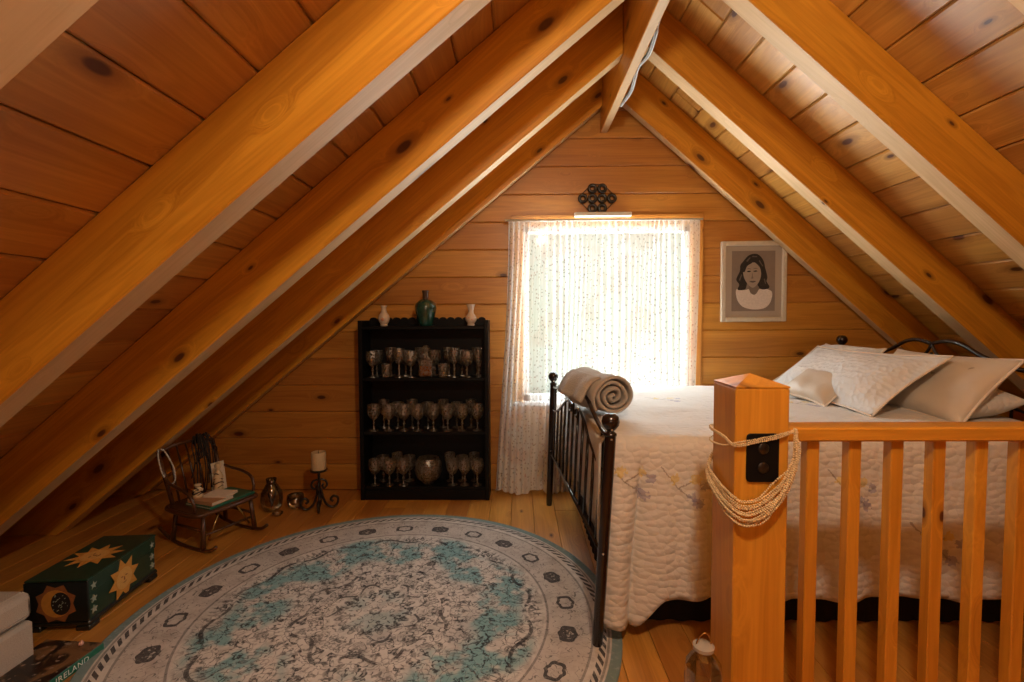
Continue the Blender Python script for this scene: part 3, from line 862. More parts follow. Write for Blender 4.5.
def frame3(c, ux, uy):
    ux = Vector(ux).normalized(); uy = Vector(uy); uy = (uy-ux*uy.dot(ux)).normalized(); uz = ux.cross(uy)
    return Matrix(((ux.x, uy.x, uz.x, c[0]), (ux.y, uy.y, uz.y, c[1]), (ux.z, uy.z, uz.z, c[2]), (0, 0, 0, 1)))
pillow('pillow_sham', 'large pale quilted pillow with a wide border propped against the headboard', M['sham'], 1.02, .48, .17, frame3((1.88, 2.86, 1.003), (.02, -1, .01), (.79, .0, .60)), True, .10, .03, 1)
pillow('pillow', 'pale pillow half hidden behind the large quilted one, by the gable wall', M['sham'], .55, .46, .18, frame3((2.05, 3.24, .99), (.03, -1, 0), (.70, 0, .66)), True, 0, .03, 4)
pillow('pillow', 'beige satin pillow with embroidered sprigs and corded edge, leaning beside the quilted pillow', M['satin'], .74, .40, .15, frame3((2.105, 2.54, 1.00), (-.02, -1, 0), (.66, 0, .75)), True, 0, .03, 7)
pillow('pillow', 'cream quilted pillow lying flat behind the beige satin one, partly behind the handrail', M['quilt'], .70, .34, .17, frame3((2.15, 2.56, .93), (0, -1, 0), (1, 0, .16)), False, 0, .02, 9)
pillow('cushion', 'small white satin cushion lying in front of the large quilted pillow', M['satin'], .33, .25, .10, frame3((1.72, 2.82, .945), (.25, -.95, -.10), (.80, .2, .55)), True, 0, .02, 12)

# rolled blanket
bm = new_bm(); rb = thing('rolled_blanket', 'rolled beige fleece blanket resting on the bed against the footboard', 'blanket', (.415, 2.5, .842))
ax = Vector((-.28, 1, .02)).normalized(); sd = Vector((1, .28, 0)).normalized(); upv = sd.cross(ax)
if upv.z < 0: upv = -upv
def spiral(rmax, turns, n, th, l0, l1, seed):
    bm = new_bm(); P, W = [], []
    for k in range(n+1):
        a = k/n*turns*2*pi; r = .012+(rmax-.012)*k/n
        wob = 1+.05*sin(a*1.7+seed); row, wr = [], []
        for j in range(13):
            t = j/12; L = l0+(l1-l0)*t
            rr = r*wob*(1+.05*sin(t*7+a)+.03*sin(t*17+2*a)); off = .010*sin(a*1.3+seed)+.006*sin(a*2.9)
            squash = 1.0
            p = sd*(rr*cos(a))+upv*(rr*sin(a)*squash)+ax*(L+off*(1 if j == 0 else (.3 if j < 3 else 0)))
            row.append(p+Vector((0, 0, rmax*squash+.006))); wr.append(Vector((r*a, L, 0)))
        P.append(row); W.append(wr)
    grid(bm, P, W); return bm
bm = spiral(.116, 3.6, 190, .02, -.17, .22, 1)
o = finish('roll', bm, M['blanket'], rb, 'all'); md = o.modifiers.new('thickness', 'SOLIDIFY'); md.thickness = .019; md.offset = -1
o.modifiers.new('smooth', 'SUBSURF').levels = 1; o.modifiers['smooth'].render_levels = 1
bm = new_bm(); P, W = [], []
for k in range(15):
    t = k/14; row, wr = [], []
    for j in range(14):
        L = -.14+.34*j/13
        a = pi*.66+t*.75
        rr = .129+.012*sin(j*.9)*t
        p = sd*(rr*cos(a)-.05*t*t)+upv*(rr*sin(a)*.93-.045*t*t*t)+ax*(L+.02*sin(t*4))
        row.append(p+Vector((0, 0, .114))); wr.append(Vector((t*.2, L, 0)))
    P.append(row); W.append(wr)
grid(bm, P, W); o = finish('loose_end', bm, M['blanket'], rb, 'all'); md = o.modifiers.new('thickness', 'SOLIDIFY'); md.thickness = .016

# ------------------------------------------------------------------ curtain
cu = thing('curtain', 'sheer white floral curtain over the window, hanging to the floor beside the bed', 'curtain', (.6, 3.68, 0))
bm = new_bm(); P, W = [], []
NC, NZ = 300, 70
for i in range(NC+1):
    u = i/NC; row, wr = [], []
    for j in range(NZ+1):
        t = j/NZ                       # 0 top .. 1 bottom
        x0, x1 = -.078, 1.352
        # left third falls to the floor and gathers; the rest ends behind the mattress
        wl = -.10*t**1.2*(1-u)**2*1.0
        zb = .015 if u < .33 else .015
        z = 2.085+(zb-2.085)*t
        X = x0+(x1-x0)*u+wl+ .008*sin(t*5+u*20)
        ph = u*2*pi*34+2.2*sin(u*17)+.5*sin(t*3+u*9)
        amp = (.010+.012*t)*(.6+.4*sin(u*23+1))
        Y = 3.685+amp*sin(ph)+.012*sin(u*37+t*2.2)*t-.05*t*t*max(0, 1-u*2.5)
        if t > .93 and u < .3: z += .03*sin(u*40)+.012*sin(u*90)
        X += .006*cos(ph)
        Y = min(Y, 3.727)
        row.append(Vector((X-.6, Y-3.68, max(z, .006)))); wr.append(Vector((u*2.0, t*2.07, 0)))
    P.append(row); W.append(wr)
grid(bm, P, W)
finish('sheer_panel', bm, M['curtain'], cu, 'all')
bm = new_bm(); tube(bm, [(-.70, -.004, 2.078), (.775, -.004, 2.078)], .008, 8); finish('rod', bm, M['white'], cu, 'all')

bm = new_bm(); box(bm, (.425, 3.69, 2.108), (.85, BACK-.023, 2.139), .003)
tagit(finish('wooden_strip', bm, M['white']), 'short white painted strip of wood above the curtain, under the knot ornament', 'shelf')
orn = thing('knot_ornament', 'dark round-link knot ornament on the gable wall above the window', 'ornament', (.60, 3.735, 2.142))
for (dx, dz) in ((-.037, .182), (.037, .182), (-.110, .108), (-.037, .108), (.037, .108), (.110, .108), (-.037, .034), (.037, .034)):
    bm = new_bm(); tube(bm, [(dx+.026*cos(a), 0, dz+.026*sin(a)) for a in [2*pi*k/20 for k in range(20)]], .0125, 8, True); finish('ring', bm, M['iron'], orn, 'all')
bm = new_bm(); tube(bm, [(a*.125, .004, .108+b*.105) for a, b in ((-.35, 1), (.35, 1), (1, .25), (1, -.25), (.4, -1), (-.4, -1), (-1, -.25), (-1, .25))], .003, 6, True); finish('wire_frame', bm, M['iron'], orn, 'all')

# ------------------------------------------------------------------ framed portrait
pic = thing('framed_picture', 'ivory-framed charcoal drawing of a dark-haired woman on the gable wall', 'picture', (1.79, BACK-.002, 1.617))
pic.rotation_euler = (0, math.radians(-.3), 0)
PW, PH, FR = .497, .612, .036
bm = new_bm()
def fr_side(a, b, c, d): box(bm, (a, -.026, b), (c, 0, d), .006, 'x' if c-a > d-b else 'z')
fr_side(-PW/2, -PH/2, -PW/2+FR, PH/2); fr_side(PW/2-FR, -PH/2, PW/2, PH/2); fr_side(-PW/2+FR, -PH/2, PW/2-FR, -PH/2+FR); fr_side(-PW/2+FR, PH/2-FR, PW/2-FR, PH/2)
finish('frame', bm, M['frame'], pic)
bm = new_bm(); box(bm, (-PW/2+FR, -.012, -PH/2+FR), (PW/2-FR, -.002, PH/2-FR), .001); finish('mat', bm, M['mat'], pic)
bm = new_bm(); k = {'p': 0}
def px2(p): return ((p[0]-362)*.00112, (350-p[1])*.00112)
def flat(poly, d, mi): prism(bm, [px2(p) for p in poly], -.012-d, -.0121-d+.0009, 'xz', 0, mi)
box(bm, (-.165, -.0132, -.225), (.163, -.0121, .232), .0003)
def sm(poly, n=5): return [(v.x, v.y) for v in crom([(a, b, 0) for a, b in poly], n, True)]
flat(sm([(250, 400), (300, 408), (335, 402), (345, 430), (378, 436), (405, 400), (450, 402), (488, 425), (478, 490), (440, 530), (370, 540), (300, 525), (262, 490), (245, 440)]), .0014, 5)
flat(sm([(290, 215), (330, 172), (385, 165), (425, 205), (440, 260), (455, 320), (450, 350), (470, 390), (430, 405), (392, 385), (380, 300), (330, 300), (315, 380), (300, 405), (255, 405), (265, 370), (245, 335), (268, 280), (272, 240)]), .0018, 1)
flat(sm([(330, 385), (350, 370), (378, 372), (400, 390), (392, 415), (370, 440), (345, 430), (335, 410)], 4), .0022, 4)
flat(sm([(292, 270), (318, 232), (350, 222), (385, 226), (405, 250), (412, 300), (402, 345), (380, 378), (358, 392), (335, 380), (308, 345), (294, 310)]), .0026, 3)
flat(sm([(285, 275), (300, 225), (345, 195), (352, 222), (318, 245), (300, 285)], 4), .0030, 1)
flat(sm([(350, 205), (395, 210), (420, 250), (424, 310), (414, 300), (404, 258), (382, 232)], 4), .0030, 1)
for a in ((330, 283), (374, 281)):
    flat(sm([(a[0]-15, a[1]), (a[0], a[1]-6), (a[0]+14, a[1]-1), (a[0], a[1]+4)], 4), .0032, 1)
    flat(sm([(a[0]-17, a[1]-16), (a[0], a[1]-22), (a[0]+16, a[1]-15), (a[0], a[1]-18)], 4), .0032, 2)
flat(sm([(352, 290), (357, 322), (362, 328), (346, 330), (349, 318)], 4), .0032, 4)
flat(sm([(333, 350), (350, 345), (356, 347), (362, 345), (378, 349), (356, 358)], 4), .0032, 2)
for p in ([(310, 210), (335, 185), (340, 190), (318, 218)], [(400, 205), (425, 245), (420, 250), (395, 212)], [(262, 340), (278, 300), (284, 304), (270, 345)], [(438, 330), (446, 365), (440, 368), (430, 335)], [(350, 178), (385, 180), (384, 186), (352, 185)]):
    flat(p, .0033, 2)
finish('drawing', bm, None, pic, False, None, [M['drawpaper'], M['hair'], M['hairlight'], M['skin'], M['skinshade'], M['blouse']])

# ------------------------------------------------------------------ glass cabinet
CX0, CX1, CY0, CY1 = -1.178, -.222, 3.54, BACK-.004
cab = thing('display_cabinet', 'black open display cabinet with scalloped top rail against the gable wall', 'cabinet', ((CX0+CX1)/2, (CY0+CY1)/2, 0))
cv = Matrix.Translation((-(CX0+CX1)/2, -(CY0+CY1)/2, 0))
def K(name, bm, mat=None, parent=cab, smooth=False): bmesh.ops.transform(bm, matrix=cv, verts=bm.verts[:]); return finish(name, bm, mat or M['black'], parent, smooth)
for a in ((CX0, CX0+.03), (CX1-.03, CX1)):
    bm = new_bm(); box(bm, (a[0], CY0, 0), (a[1], CY1, 1.335), .003); K('side_panel', bm)
bm = new_bm(); box(bm, (CX0+.031, CY1-.012, .02), (CX1-.031, CY1, 1.30), .001); K('back_panel', bm)
SH = [.075, .488, .888]
for z in SH:
    bm = new_bm(); box(bm, (CX0+.0305, CY0+.012, z), (CX1-.0305, CY1-.0125, z+.024), .003); K('shelf', bm)
bm = new_bm(); box(bm, (CX0+.0305, CY0+.002, 1.268), (CX1-.0305, CY1-.0125, 1.292), .003); K('top', bm)
bm = new_bm(); box(bm, (CX0+.0305, CY0+.006, .0), (CX1-.0305, CY0+.024, .0745), .003); K('plinth', bm)
bm = new_bm(); pl = [(CX0+.031, 1.2925)]; nsc = 15; wsc = (CX1-CX0-.062)/nsc
pl2 = []
for k in range(nsc):
    for q in range(7):
        a = pi*q/6; pl2.append((CX0+.031+wsc*(k+.5-.5*cos(a)), 1.338+.020*sin(a)))
pl = [(CX0+.031, 1.2925)]+pl2+[(CX1-.031, 1.2925)]
prism(bm, pl, CY1-.028, CY1-.0125, 'xz'); K('scalloped_rail', bm)

def vase(name, label, prof, at, mat, n=24):
    o = thing(name, label, 'vase', at); bm = new_bm(); lathe(bm, prof, n); finish('body', bm, mat, o, True); return o
pv = [(0, 0), (.026, 0), (.030, .006), (.026, .014), (.038, .032), (.045, .055), (.040, .080), (.024, .102), (.017, .118), (.018, .135), (.030, .155), (.027, .156), (.014, .135), (0, .12)]
v1 = vase('bud_vase', 'squat cream bud vase with a blush motif on the cabinet top, beside the sloping rafter', [(a*.95, b) for a, b in pv[:8]]+[(.018, .118), (.018, .140), (.026, .153), (.022, .153), (.014, .135), (0, .12)], (-1.003, 3.615, 1.2925), M['cream'])
bm = new_bm(); ball(bm, (0, -.039, .050), .013, 12, 8); finish('motif', bm, M['blush'], v1, 'all')
v2 = vase('bud_vase', 'slim-necked white bud vase with a flared lip on the cabinet top, nearest the curtain', [(0, 0), (.026, 0), (.029, .008), (.025, .016), (.040, .036), (.044, .052), (.038, .072), (.022, .092), (.019, .110), (.026, .135), (.034, .158), (.030, .158), (.018, .125), (0, .11)], (-.354, 3.615, 1.2925), M['cream'])
bm = new_bm(); ball(bm, (-.010, -.033, .058), .010, 12, 8); ball(bm, (.010, -.036, .048), .008, 10, 6); finish('motif', bm, M['blush'], v2, 'all')
v3 = vase('green_vase', 'dark green glazed bottle vase with brown neck on the middle of the cabinet top', [(0, 0), (.045, 0), (.052, .012), (.060, .045), (.076, .100), (.081, .135), (.074, .165), (.050, .188), (.028, .198), (.0, .199)], (-.690, 3.61, 1.2925), M['green'])
bm = new_bm(); lathe(bm, [(.022, .1985), (.022, .245), (.026, .250), (.026, .262), (.020, .264), (.014, .262), (0, .25)], 18); finish('neck', bm, M['brown'], v3, True)

def goblet(h, rb, stem, flare):
    bm = new_bm(); b0 = h*stem
    lathe(bm, [(0, 0), (rb*.75, 0), (rb*.72, .004), (.010, .010), (.0055, .018), (.0055, b0*.55), (.011, b0*.62), (.006, b0*.72), (.007, b0-.004), (rb*.55, b0+.010), (rb*.92, b0+(h-b0)*.35), (rb, b0+(h-b0)*.6), (rb*flare, h), (rb*flare-.002, h), (rb*.93, b0+(h-b0)*.5), (rb*.5, b0+.014), (0, b0+.010)], 10)
    return bm
protos = [('wine_glass', goblet(.195, .0485, .42, .93)), ('champagne_flute', goblet(.21, .026, .34, .85)), ('goblet', goblet(.215, .041, .46, 1.0)), ]
def tumb():
    bm = new_bm(); lathe(bm, [(0, 0), (.032, 0), (.034, .004), (.040, .10), (.038, .10), (.031, .012), (0, .012)], 10); return bm
protos.append(('tumbler', tumb()))
src = {}
for nm, bm in protos:
    o = finish(nm, bm, M['crystal']); src[nm] = [o, False]
def put(nm, loc, rz, label, group):
    o, used = src[nm]
    if used: o = o.copy(); COL.objects.link(o)
    else: src[nm][1] = True
    o.location = loc; o.rotation_euler = (0, 0, rz); tagit(o, label, 'glass', group)
G = random.Random(3)
names = {2: 'top', 1: 'middle', 0: 'bottom'}
nice = {'wine_glass': 'wine glass', 'champagne_flute': 'champagne flute', 'goblet': 'goblet', 'tumbler': 'tumbler'}
def fill(lev, row, y, kinds, xs):
    for k, x in enumerate(xs):
        nm = kinds[k % len(kinds)]
        put(nm, (x+G.uniform(-.006, .006), y+G.uniform(-.002, .002), SH[lev]+.0245), G.uniform(0, 6), f'cut crystal {nice[nm]} in the {row} row on the {names[lev]} shelf of the black cabinet', f'crystal {nice[nm]}s, {row} row of {names[lev]} cabinet shelf')
lin = lambda a, b, n: [a+(b-a)*i/(n-1) for i in range(n)]
fill(2, 'front', 3.592, ['wine_glass', 'tumbler', 'goblet'], [-1.085, -.985, -.885, -.80, -.565, -.475, -.385])
put('champagne_flute', (-.298, 3.60, SH[2]+.0245), 0, 'tall crystal champagne flute standing alone at the curtain end of the top cabinet shelf', 'crystal champagne flute on the top cabinet shelf')
fill(2, 'back', 3.691, ['wine_glass', 'goblet'], lin(-1.08, -.32, 8))
fill(1, 'front', 3.592, ['wine_glass'], lin(-1.085, -.315, 8))
fill(1, 'back', 3.691, ['goblet', 'wine_glass'], lin(-1.04, -.36, 7))
fill(0, 'front', 3.592, ['wine_glass'], [-1.085, -.98, -.875, -.50, -.41, -.315])
fill(0, 'back', 3.691, ['wine_glass', 'goblet'], [-1.045, -.94, -.845, -.535, -.44, -.345])
# decanter with amber spirit
dc = thing('decanter', 'square crystal decanter half full of amber spirit on the top cabinet shelf', 'decanter', (-.69, 3.60, SH[2]+.0245))
bm = new_bm(); box(bm, (-.052, -.040, 0), (.052, .040, .135), .012); lathe(bm, [(.030, .134), (.020, .150), (.017, .172), (.026, .178)], 10, caps=False); finish('bottle', bm, M['crystal'], dc)
bm = new_bm(); box(bm, (-.046, -.034, .008), (.046, .034, .085), .008); finish('spirit', bm, M['amber'], dc)
bm = new_bm(); lathe(bm, [(0, .172), (.012, .172), (.014, .186), (.028, .204), (.030, .218), (.016, .234), (0, .238)], 8); finish('stopper', bm, M['crystal'], dc)
# crystal bowl with a gold-coloured core
bw = thing('crystal_bowl', 'round cut crystal bowl with a gold core in the middle of the bottom cabinet shelf', 'bowl', (-.69, 3.635, SH[0]+.0245))
bm = new_bm(); lathe(bm, [(0, 0), (.04, 0), (.045, .008), (.085, .045), (.105, .10), (.100, .155), (.078, .195), (.075, .195), (.095, .15), (.098, .10), (.08, .05), (.035, .016), (0, .014)], 16); finish('bowl', bm, M['crystal'], bw)
bm = new_bm(); lathe(bm, [(0, .016), (.032, .016), (.036, .05), (.042, .12), (.036, .145), (0, .148)], 10); finish('gold_core', bm, plain('gold_core_metal', (.75, .50, .22), .25, metal=.6, bump=.8, scale=70, var=.3), bw)

# ------------------------------------------------------------------ candle on scrolled iron holder
ch = thing('candle_holder', 'black wrought-iron candle holder with scrolled feet on the floor by the wall', 'candle holder', (-1.415, 3.37, 0))
bm = new_bm(); tube(bm, [(0, 0, .02), (0, 0, .272)], .009, 10); lathe(bm, [(0, .266), (.030, .268), (.056, .276), (.060, .286), (.056, .287), (.050, .280), (0, .279)], 20); finish('stem', bm, M['iron'], ch, True)
for k in range(4):
    a = math.radians(18+90*k); d = Vector((cos(a), sin(a), 0))
    pts = [d*.010+Vector((0, 0, .215)), d*.040+Vector((0, 0, .205)), d*.052+Vector((0, 0, .175)), d*.034+Vector((0, 0, .150)), d*.020+Vector((0, 0, .165)), d*.028+Vector((0, 0, .182))]
    bm = new_bm(); tube(bm, crom(pts, 6), .0075, 8)
    pts = [d*.010+Vector((0, 0, .150)), d*.022+Vector((0, 0, .09)), d*.045+Vector((0, 0, .035)), d*.085+Vector((0, 0, .010)), d*.118+Vector((0, 0, .030)), d*.122+Vector((0, 0, .070)), d*.095+Vector((0, 0, .088)), d*.075+Vector((0, 0, .066)), d*.092+Vector((0, 0, .050))]
    tube(bm, crom(pts, 6), .0085, 8); finish('scroll_foot', bm, M['iron'], ch, 'all')
cd = thing('pillar_candle', 'short ivory pillar candle on the black iron holder', 'candle', (-1.415, 3.37, .2875))
bm = new_bm(); lathe(bm, [(0, 0), (.047, 0), (.050, .006), (.050, .115), (.047, .124), (.036, .119), (0, .114)], 24); finish('wax', bm, M['wax'], cd, True)
bm = new_bm(); tube(bm, [(0, 0, .112), (.001, 0, .128), (.004, 0, .136)], .002, 6); finish('wick', bm, M['ink'], cd, 'all')

# glass pieces on the floor
gj = thing('glass_cloche', 'clear round glass jar with a dark sprig inside on the floor beside the rocking chair', 'jar', (-1.75, 3.36, 0))
bm = new_bm(); lathe(bm, [(0, .002), (.05, .002), (.066, .03), (.075, .08), (.068, .13), (.045, .17), (.030, .195), (.036, .225), (.034, .225), (.028, .195)], 18, caps=False); finish('body', bm, M['glass'], gj, 'all')
bm = new_bm()
for k in range(9):
    a = k*2.4; tube(bm, crom([(0, 0, .02), (.012*cos(a), .012*sin(a), .07), (.03*cos(a), .03*sin(a), .12+.008*k % .05)], 4), .004, 5)
finish('sprig', bm, M['twig'], gj, 'all')
gb = thing('glass_bowl', 'low clear glass bowl on the floor between the round jar and the candle holder', 'bowl', (-1.60, 3.40, 0))
bm = new_bm(); lathe(bm, [(0, .002), (.03, .002), (.05, .02), (.060, .06), (.056, .095), (.054, .095), (.057, .06)], 18, caps=False); finish('body', bm, M['glass'], gb, 'all')
gs = thing('glass_dish', 'tiny clear glass dish on the floor in front of the round glass jar', 'dish', (-1.66, 3.26, 0))
bm = new_bm(); lathe(bm, [(0, .002), (.022, .002), (.032, .012), (.036, .022), (.034, .022), (.028, .012)], 14, caps=False); finish('body', bm, M['glass'], gs, 'all')

# ------------------------------------------------------------------ miniature rocking chair
ang = atan2(-.41, .91)
rc = thing('rocking_chair', 'small dark bentwood rocking chair under the rafters loaded with books', 'chair', (-1.80, 2.895, 0), ang)
SZ = .222                      # local: +x forward, +y to chair's other side
bm = new_bm(); pl = sm([(.055, -.10), (.062, 0), (.055, .10), (.03, .185), (-.12, .195), (-.265, .165), (-.275, 0), (-.265, -.165), (-.12, -.195), (.03, -.185)], 5)
prism(bm, pl, SZ-.012, SZ+.010, 'xy', .006); finish('seat', bm, M['darkwood'], rc)
bm = new_bm(); tube(bm, [(a*1.03, b*1.03, SZ-.002) for a, b in pl], .013, 8, True); finish('seat_rim', bm, M['darkwood'], rc, 'all')
for s in (-1, 1):
    bm = new_bm(); tube(bm, crom([(.16, s*.165, .055), (.10, s*.165, .022), (0, s*.165, .010), (-.15, s*.165, .011), (-.28, s*.165, .032), (-.37, s*.165, .075)], 6), .0105, 8); finish('rocker', bm, M['darkwood'], rc, 'all')
    bm = new_bm(); tube(bm, [(.03, s*.150, SZ-.012), (.045, s*.165, .018)], [.012, .015], 8); finish('leg', bm, M['darkwood'], rc, 'all')
    bm = new_bm(); tube(bm, [(-.22, s*.150, SZ-.012), (-.24, s*.165, .022)], [.012, .015], 8); finish('leg', bm, M['darkwood'], rc, 'all')
    bm = new_bm(); tube(bm, [(-.25, s*.15, SZ), (-.29, s*.165, .38), (-.35, s*.17, .545)], [.013, .012, .011], 8); finish('back_post', bm, M['darkwood'], rc, 'all')
    bm = new_bm(); tube(bm, crom([(-.30, s*.165, .40), (-.22, s*.185, .375), (-.10, s*.195, .36), (-.02, s*.195, .335), (.015, s*.19, .28), (.01, s*.18, SZ+.008)], 6), .009, 8); finish('arm', bm, M['darkwood'], rc, 'all')
bm = new_bm()
for a, b in (((.037, -.155, .12), (-.23, -.155, .12)), ((.037, .155, .12), (-.23, .155, .12))): tube(bm, [a, b], .008, 8)
tube(bm, [(.04, -.16, .095), (.04, .16, .095)], .008, 8); finish('stretcher', bm, M['darkwood'], rc, 'all')
for s in (-1, 1):
    bm = new_bm(); tube(bm, [(.045, s*.13, .06), (.03, s*.05, SZ-.012)], .006, 6); finish('brace', bm, M['brass'], rc, 'all')
bm = new_bm(); tube(bm, crom([(-.35, -.17, .545), (-.365, -.08, .56), (-.37, 0, .565), (-.365, .08, .56), (-.35, .17, .545)], 5), .011, 8); finish('crest_rail', bm, M['darkwood'], rc, 'all')
for k in range(5):
    y = -.11+.055*k
    bm = new_bm(); tube(bm, [(-.262, y*.95, SZ), (-.30, y, .38), (-.363, y*1.0, .556)], .006, 6); finish('back_spindle', bm, M['darkwood'], rc, 'all')
RM = Matrix.Translation((-1.80, 2.895, 0)) @ Matrix.Rotation(ang, 4, 'Z')
def on_chair(lx, ly, z): p = RM @ Vector((lx, ly, z)); return (p.x, p.y, p.z)
def book(name, label, loc, rz, w, l, h, cov, group=None, parent_label=None):
    o = thing(name, label, 'book', loc, rz, group); t = .0025
    bm = new_bm(); box(bm, (-w/2, -l/2, 0), (w/2, l/2, t), .0006); box(bm, (-w/2, -l/2, h-t), (w/2, l/2, h), .0006); box(bm, (-w/2, -l/2, t+.0001), (-w/2+t, l/2, h-t-.0001), .0005); finish('cover', bm, cov, o)
    bm = new_bm(); box(bm, (-w/2+t+.0002, -l/2+.004, t+.0003), (w/2-.004, l/2-.004, h-t-.0003), .0004); finish('pages', bm, M['paper'], o)
    return o
book('book', 'thin green picture book lying flat on the rocking chair seat under the others', on_chair(-.075, .03, SZ+.0105), ang+pi+.05, .22, .30, .014, M['teal'])
book('book', 'tan clothbound book on the green one in the rocking chair', on_chair(-.07, -.035, SZ+.025), ang+pi/2+.1, .15, .20, .022, M['tanbook'])
book('book', 'cream paperback, topmost of the books in the rocking chair', on_chair(-.045, .01, SZ+.0475), ang+pi/2+.35, .11, .15, .013, M['piping'])
for k, (lx, ly, lab) in enumerate(((-.13, -.075, 'small tan carved figurine standing on the tan book in the rocking chair'), (-.14, .06, 'taller tan carved figurine with dark stripes on the rocking chair seat'))):
    zz = (SZ+.0475) if k == 0 else SZ+.0105+.0145
    f = thing('figurine', lab, 'figurine', on_chair(lx, ly, zz), ang); h = (.085, .20)[k]
    bm = new_bm(); lathe(bm, [(0, 0), (.026, 0), (.030, h*.12), (.022, h*.35), (.028, h*.55), (.016, h*.70), (.010, h*.76), (.020, h*.86), (.017, h*.96), (0, h)], 14); finish('body', bm, M['wax'], f, True)
    bm = new_bm()
    for q in range(5):
        zq = h*(.1+.13*q); tube(bm, [(.0285*cos(a)*(1-.15*abs(q-2)), .0285*sin(a)*(1-.15*abs(q-2)), zq+.008*sin(a*2+q)) for a in [2*pi*k2/14 for k2 in range(14)]], .0032, 5, True)
    finish('stripe', bm, M['twig'], f, 'all')
bt = thing('twig_bundle', 'bundle of dark bare twigs trailing over the back of the rocking chair', 'branches', on_chair(-.33, .07, .545), ang)
T = random.Random(11)
for k in range(16):
    bm = new_bm(); a = T.uniform(-.07, .07); b = T.uniform(.05, .12)
    dn_ = T.uniform(.18, .30) if k < 10 else T.uniform(.05, .12)
    tube(bm, crom([(-.02, a*.4, .0), (.0+T.uniform(0, .02), a*.6, .05+T.uniform(0, .02)), (b*.7, a+T.uniform(-.02, .02), .0), (b, a*1.3, -dn_*.5), (b*.9+T.uniform(-.02, .03), a*1.6, -dn_)], 5), [.0055]*8+[.004]*13, 5); finish('twig', bm, M['twig'], bt, 'all')
cdp = thing('picture_card', 'upright cream card behind the twigs on the rocking chair', 'card', on_chair(-.228, .125, SZ+.0105), ang)
bm = new_bm(); bmm = Matrix.Rotation(-.15, 4, 'Y'); box(bm, (-.002, -.05, 0), (.002, .05, .185), .0006, 'x', bmm); finish('card', bm, M['paper'], cdp)
bm = new_bm(); box(bm, (.0022, -.038, .02), (.0028, .038, .165), .0002, 'x', bmm); finish('print', bm, M['piping'], cdp)
bn = thing('bead_necklace', 'white bead necklace looped over the post of the rocking chair', 'necklace', on_chair(-.345, -.17, .545), 0)
o0 = Vector(on_chair(-.345, -.17, .545)); fwd = Vector((.91, -.41, 0)); sdv = Vector((.41, .91, 0))
loop = [o0+Vector((0, 0, .012))-sdv*.0, o0+fwd*.020-sdv*.012+Vector((0, 0, -.03)), o0+fwd*.05-sdv*.010+Vector((0, 0, -.12)), o0+fwd*.075+sdv*.015+Vector((0, 0, -.185)), o0+fwd*.078+sdv*.045+Vector((0, 0, -.175)), o0+fwd*.05+sdv*.055+Vector((0, 0, -.10)), o0+fwd*.020+sdv*.025+Vector((0, 0, -.0)), o0+Vector((0, 0, .016))+sdv*.01]
bm = beads(crom(loop, 8), .0052, .0094); bmesh.ops.transform(bm, matrix=Matrix.Translation(-o0), verts=bm.verts[:]); finish('strand', bm, M['pearl'], bn, 'all')

# ------------------------------------------------------------------ painted chest
cang = atan2(.442, -.034)           # along the long front
ct = thing('painted_chest', 'green wooden chest painted with golden suns and stars on the floor by the eaves', 'chest', (-1.862, 2.022, 0), cang)
CL, CW, CH = .445, .262, .228                     # local x along front, +y away from the rug side
bm = new_bm(); box(bm, (.008, .008, .03), (CL-.008, CW-.008, .158), .002); finish('body', bm, M['chestgreen'], ct)
bm = new_bm(); box(bm, (.004, .004, .1595), (CL-.004, CW-.004, CH-.008), .002); box(bm, (0, 0, CH-.0078), (CL, CW, CH), .004); lid = finish('lid', bm, M['chestgreen'], ct)
bm = new_bm(); box(bm, (0, 0, .022), (CL, CW, .045), .006)
for fx_, fy_ in ((0, 0), (CL-.06, 0), (0, CW-.06), (CL-.06, CW-.06)): box(bm, (fx_, fy_, 0), (fx_+.06, fy_+.06, .0225), .004)
finish('base', bm, M['chestdark'], ct)
bm = new_bm(); box(bm, (-.003, .0, .046), (.0075, CW, CH-.009), .002); finish('end_panel', bm, M['chestdark'], ct)
def sun_poly(c, r1, r2, n, a0=0): return [(c[0]+(r1 if k % 2 == 0 else r2)*cos(a0+pi*k/n), c[1]+(r1 if k % 2 == 0 else r2)*sin(a0+pi*k/n)) for k in range(2*n)]
def circ(c, r, n=24): return [(c[0]+r*cos(2*pi*k/n), c[1]+r*sin(2*pi*k/n)) for k in range(n)]
def face_marks(bm, c, r, put):
    for dx, dz in ((-.3, .22), (.3, .22)): put(sm([(c[0]+(dx-.17)*r, c[1]+dz*r), (c[0]+dx*r, c[1]+(dz+.08)*r), (c[0]+(dx+.17)*r, c[1]+dz*r), (c[0]+dx*r, c[1]+(dz-.05)*r)], 3), 2)
    put([(c[0]-.04*r, c[1]+.15*r), (c[0]+.04*r, c[1]+.15*r), (c[0]+.09*r, c[1]-.2*r), (c[0]-.09*r, c[1]-.2*r)], 2)
    put(sm([(c[0]-.3*r, c[1]-.36*r), (c[0], c[1]-.48*r), (c[0]+.3*r, c[1]-.36*r), (c[0], c[1]-.40*r)], 3), 2)
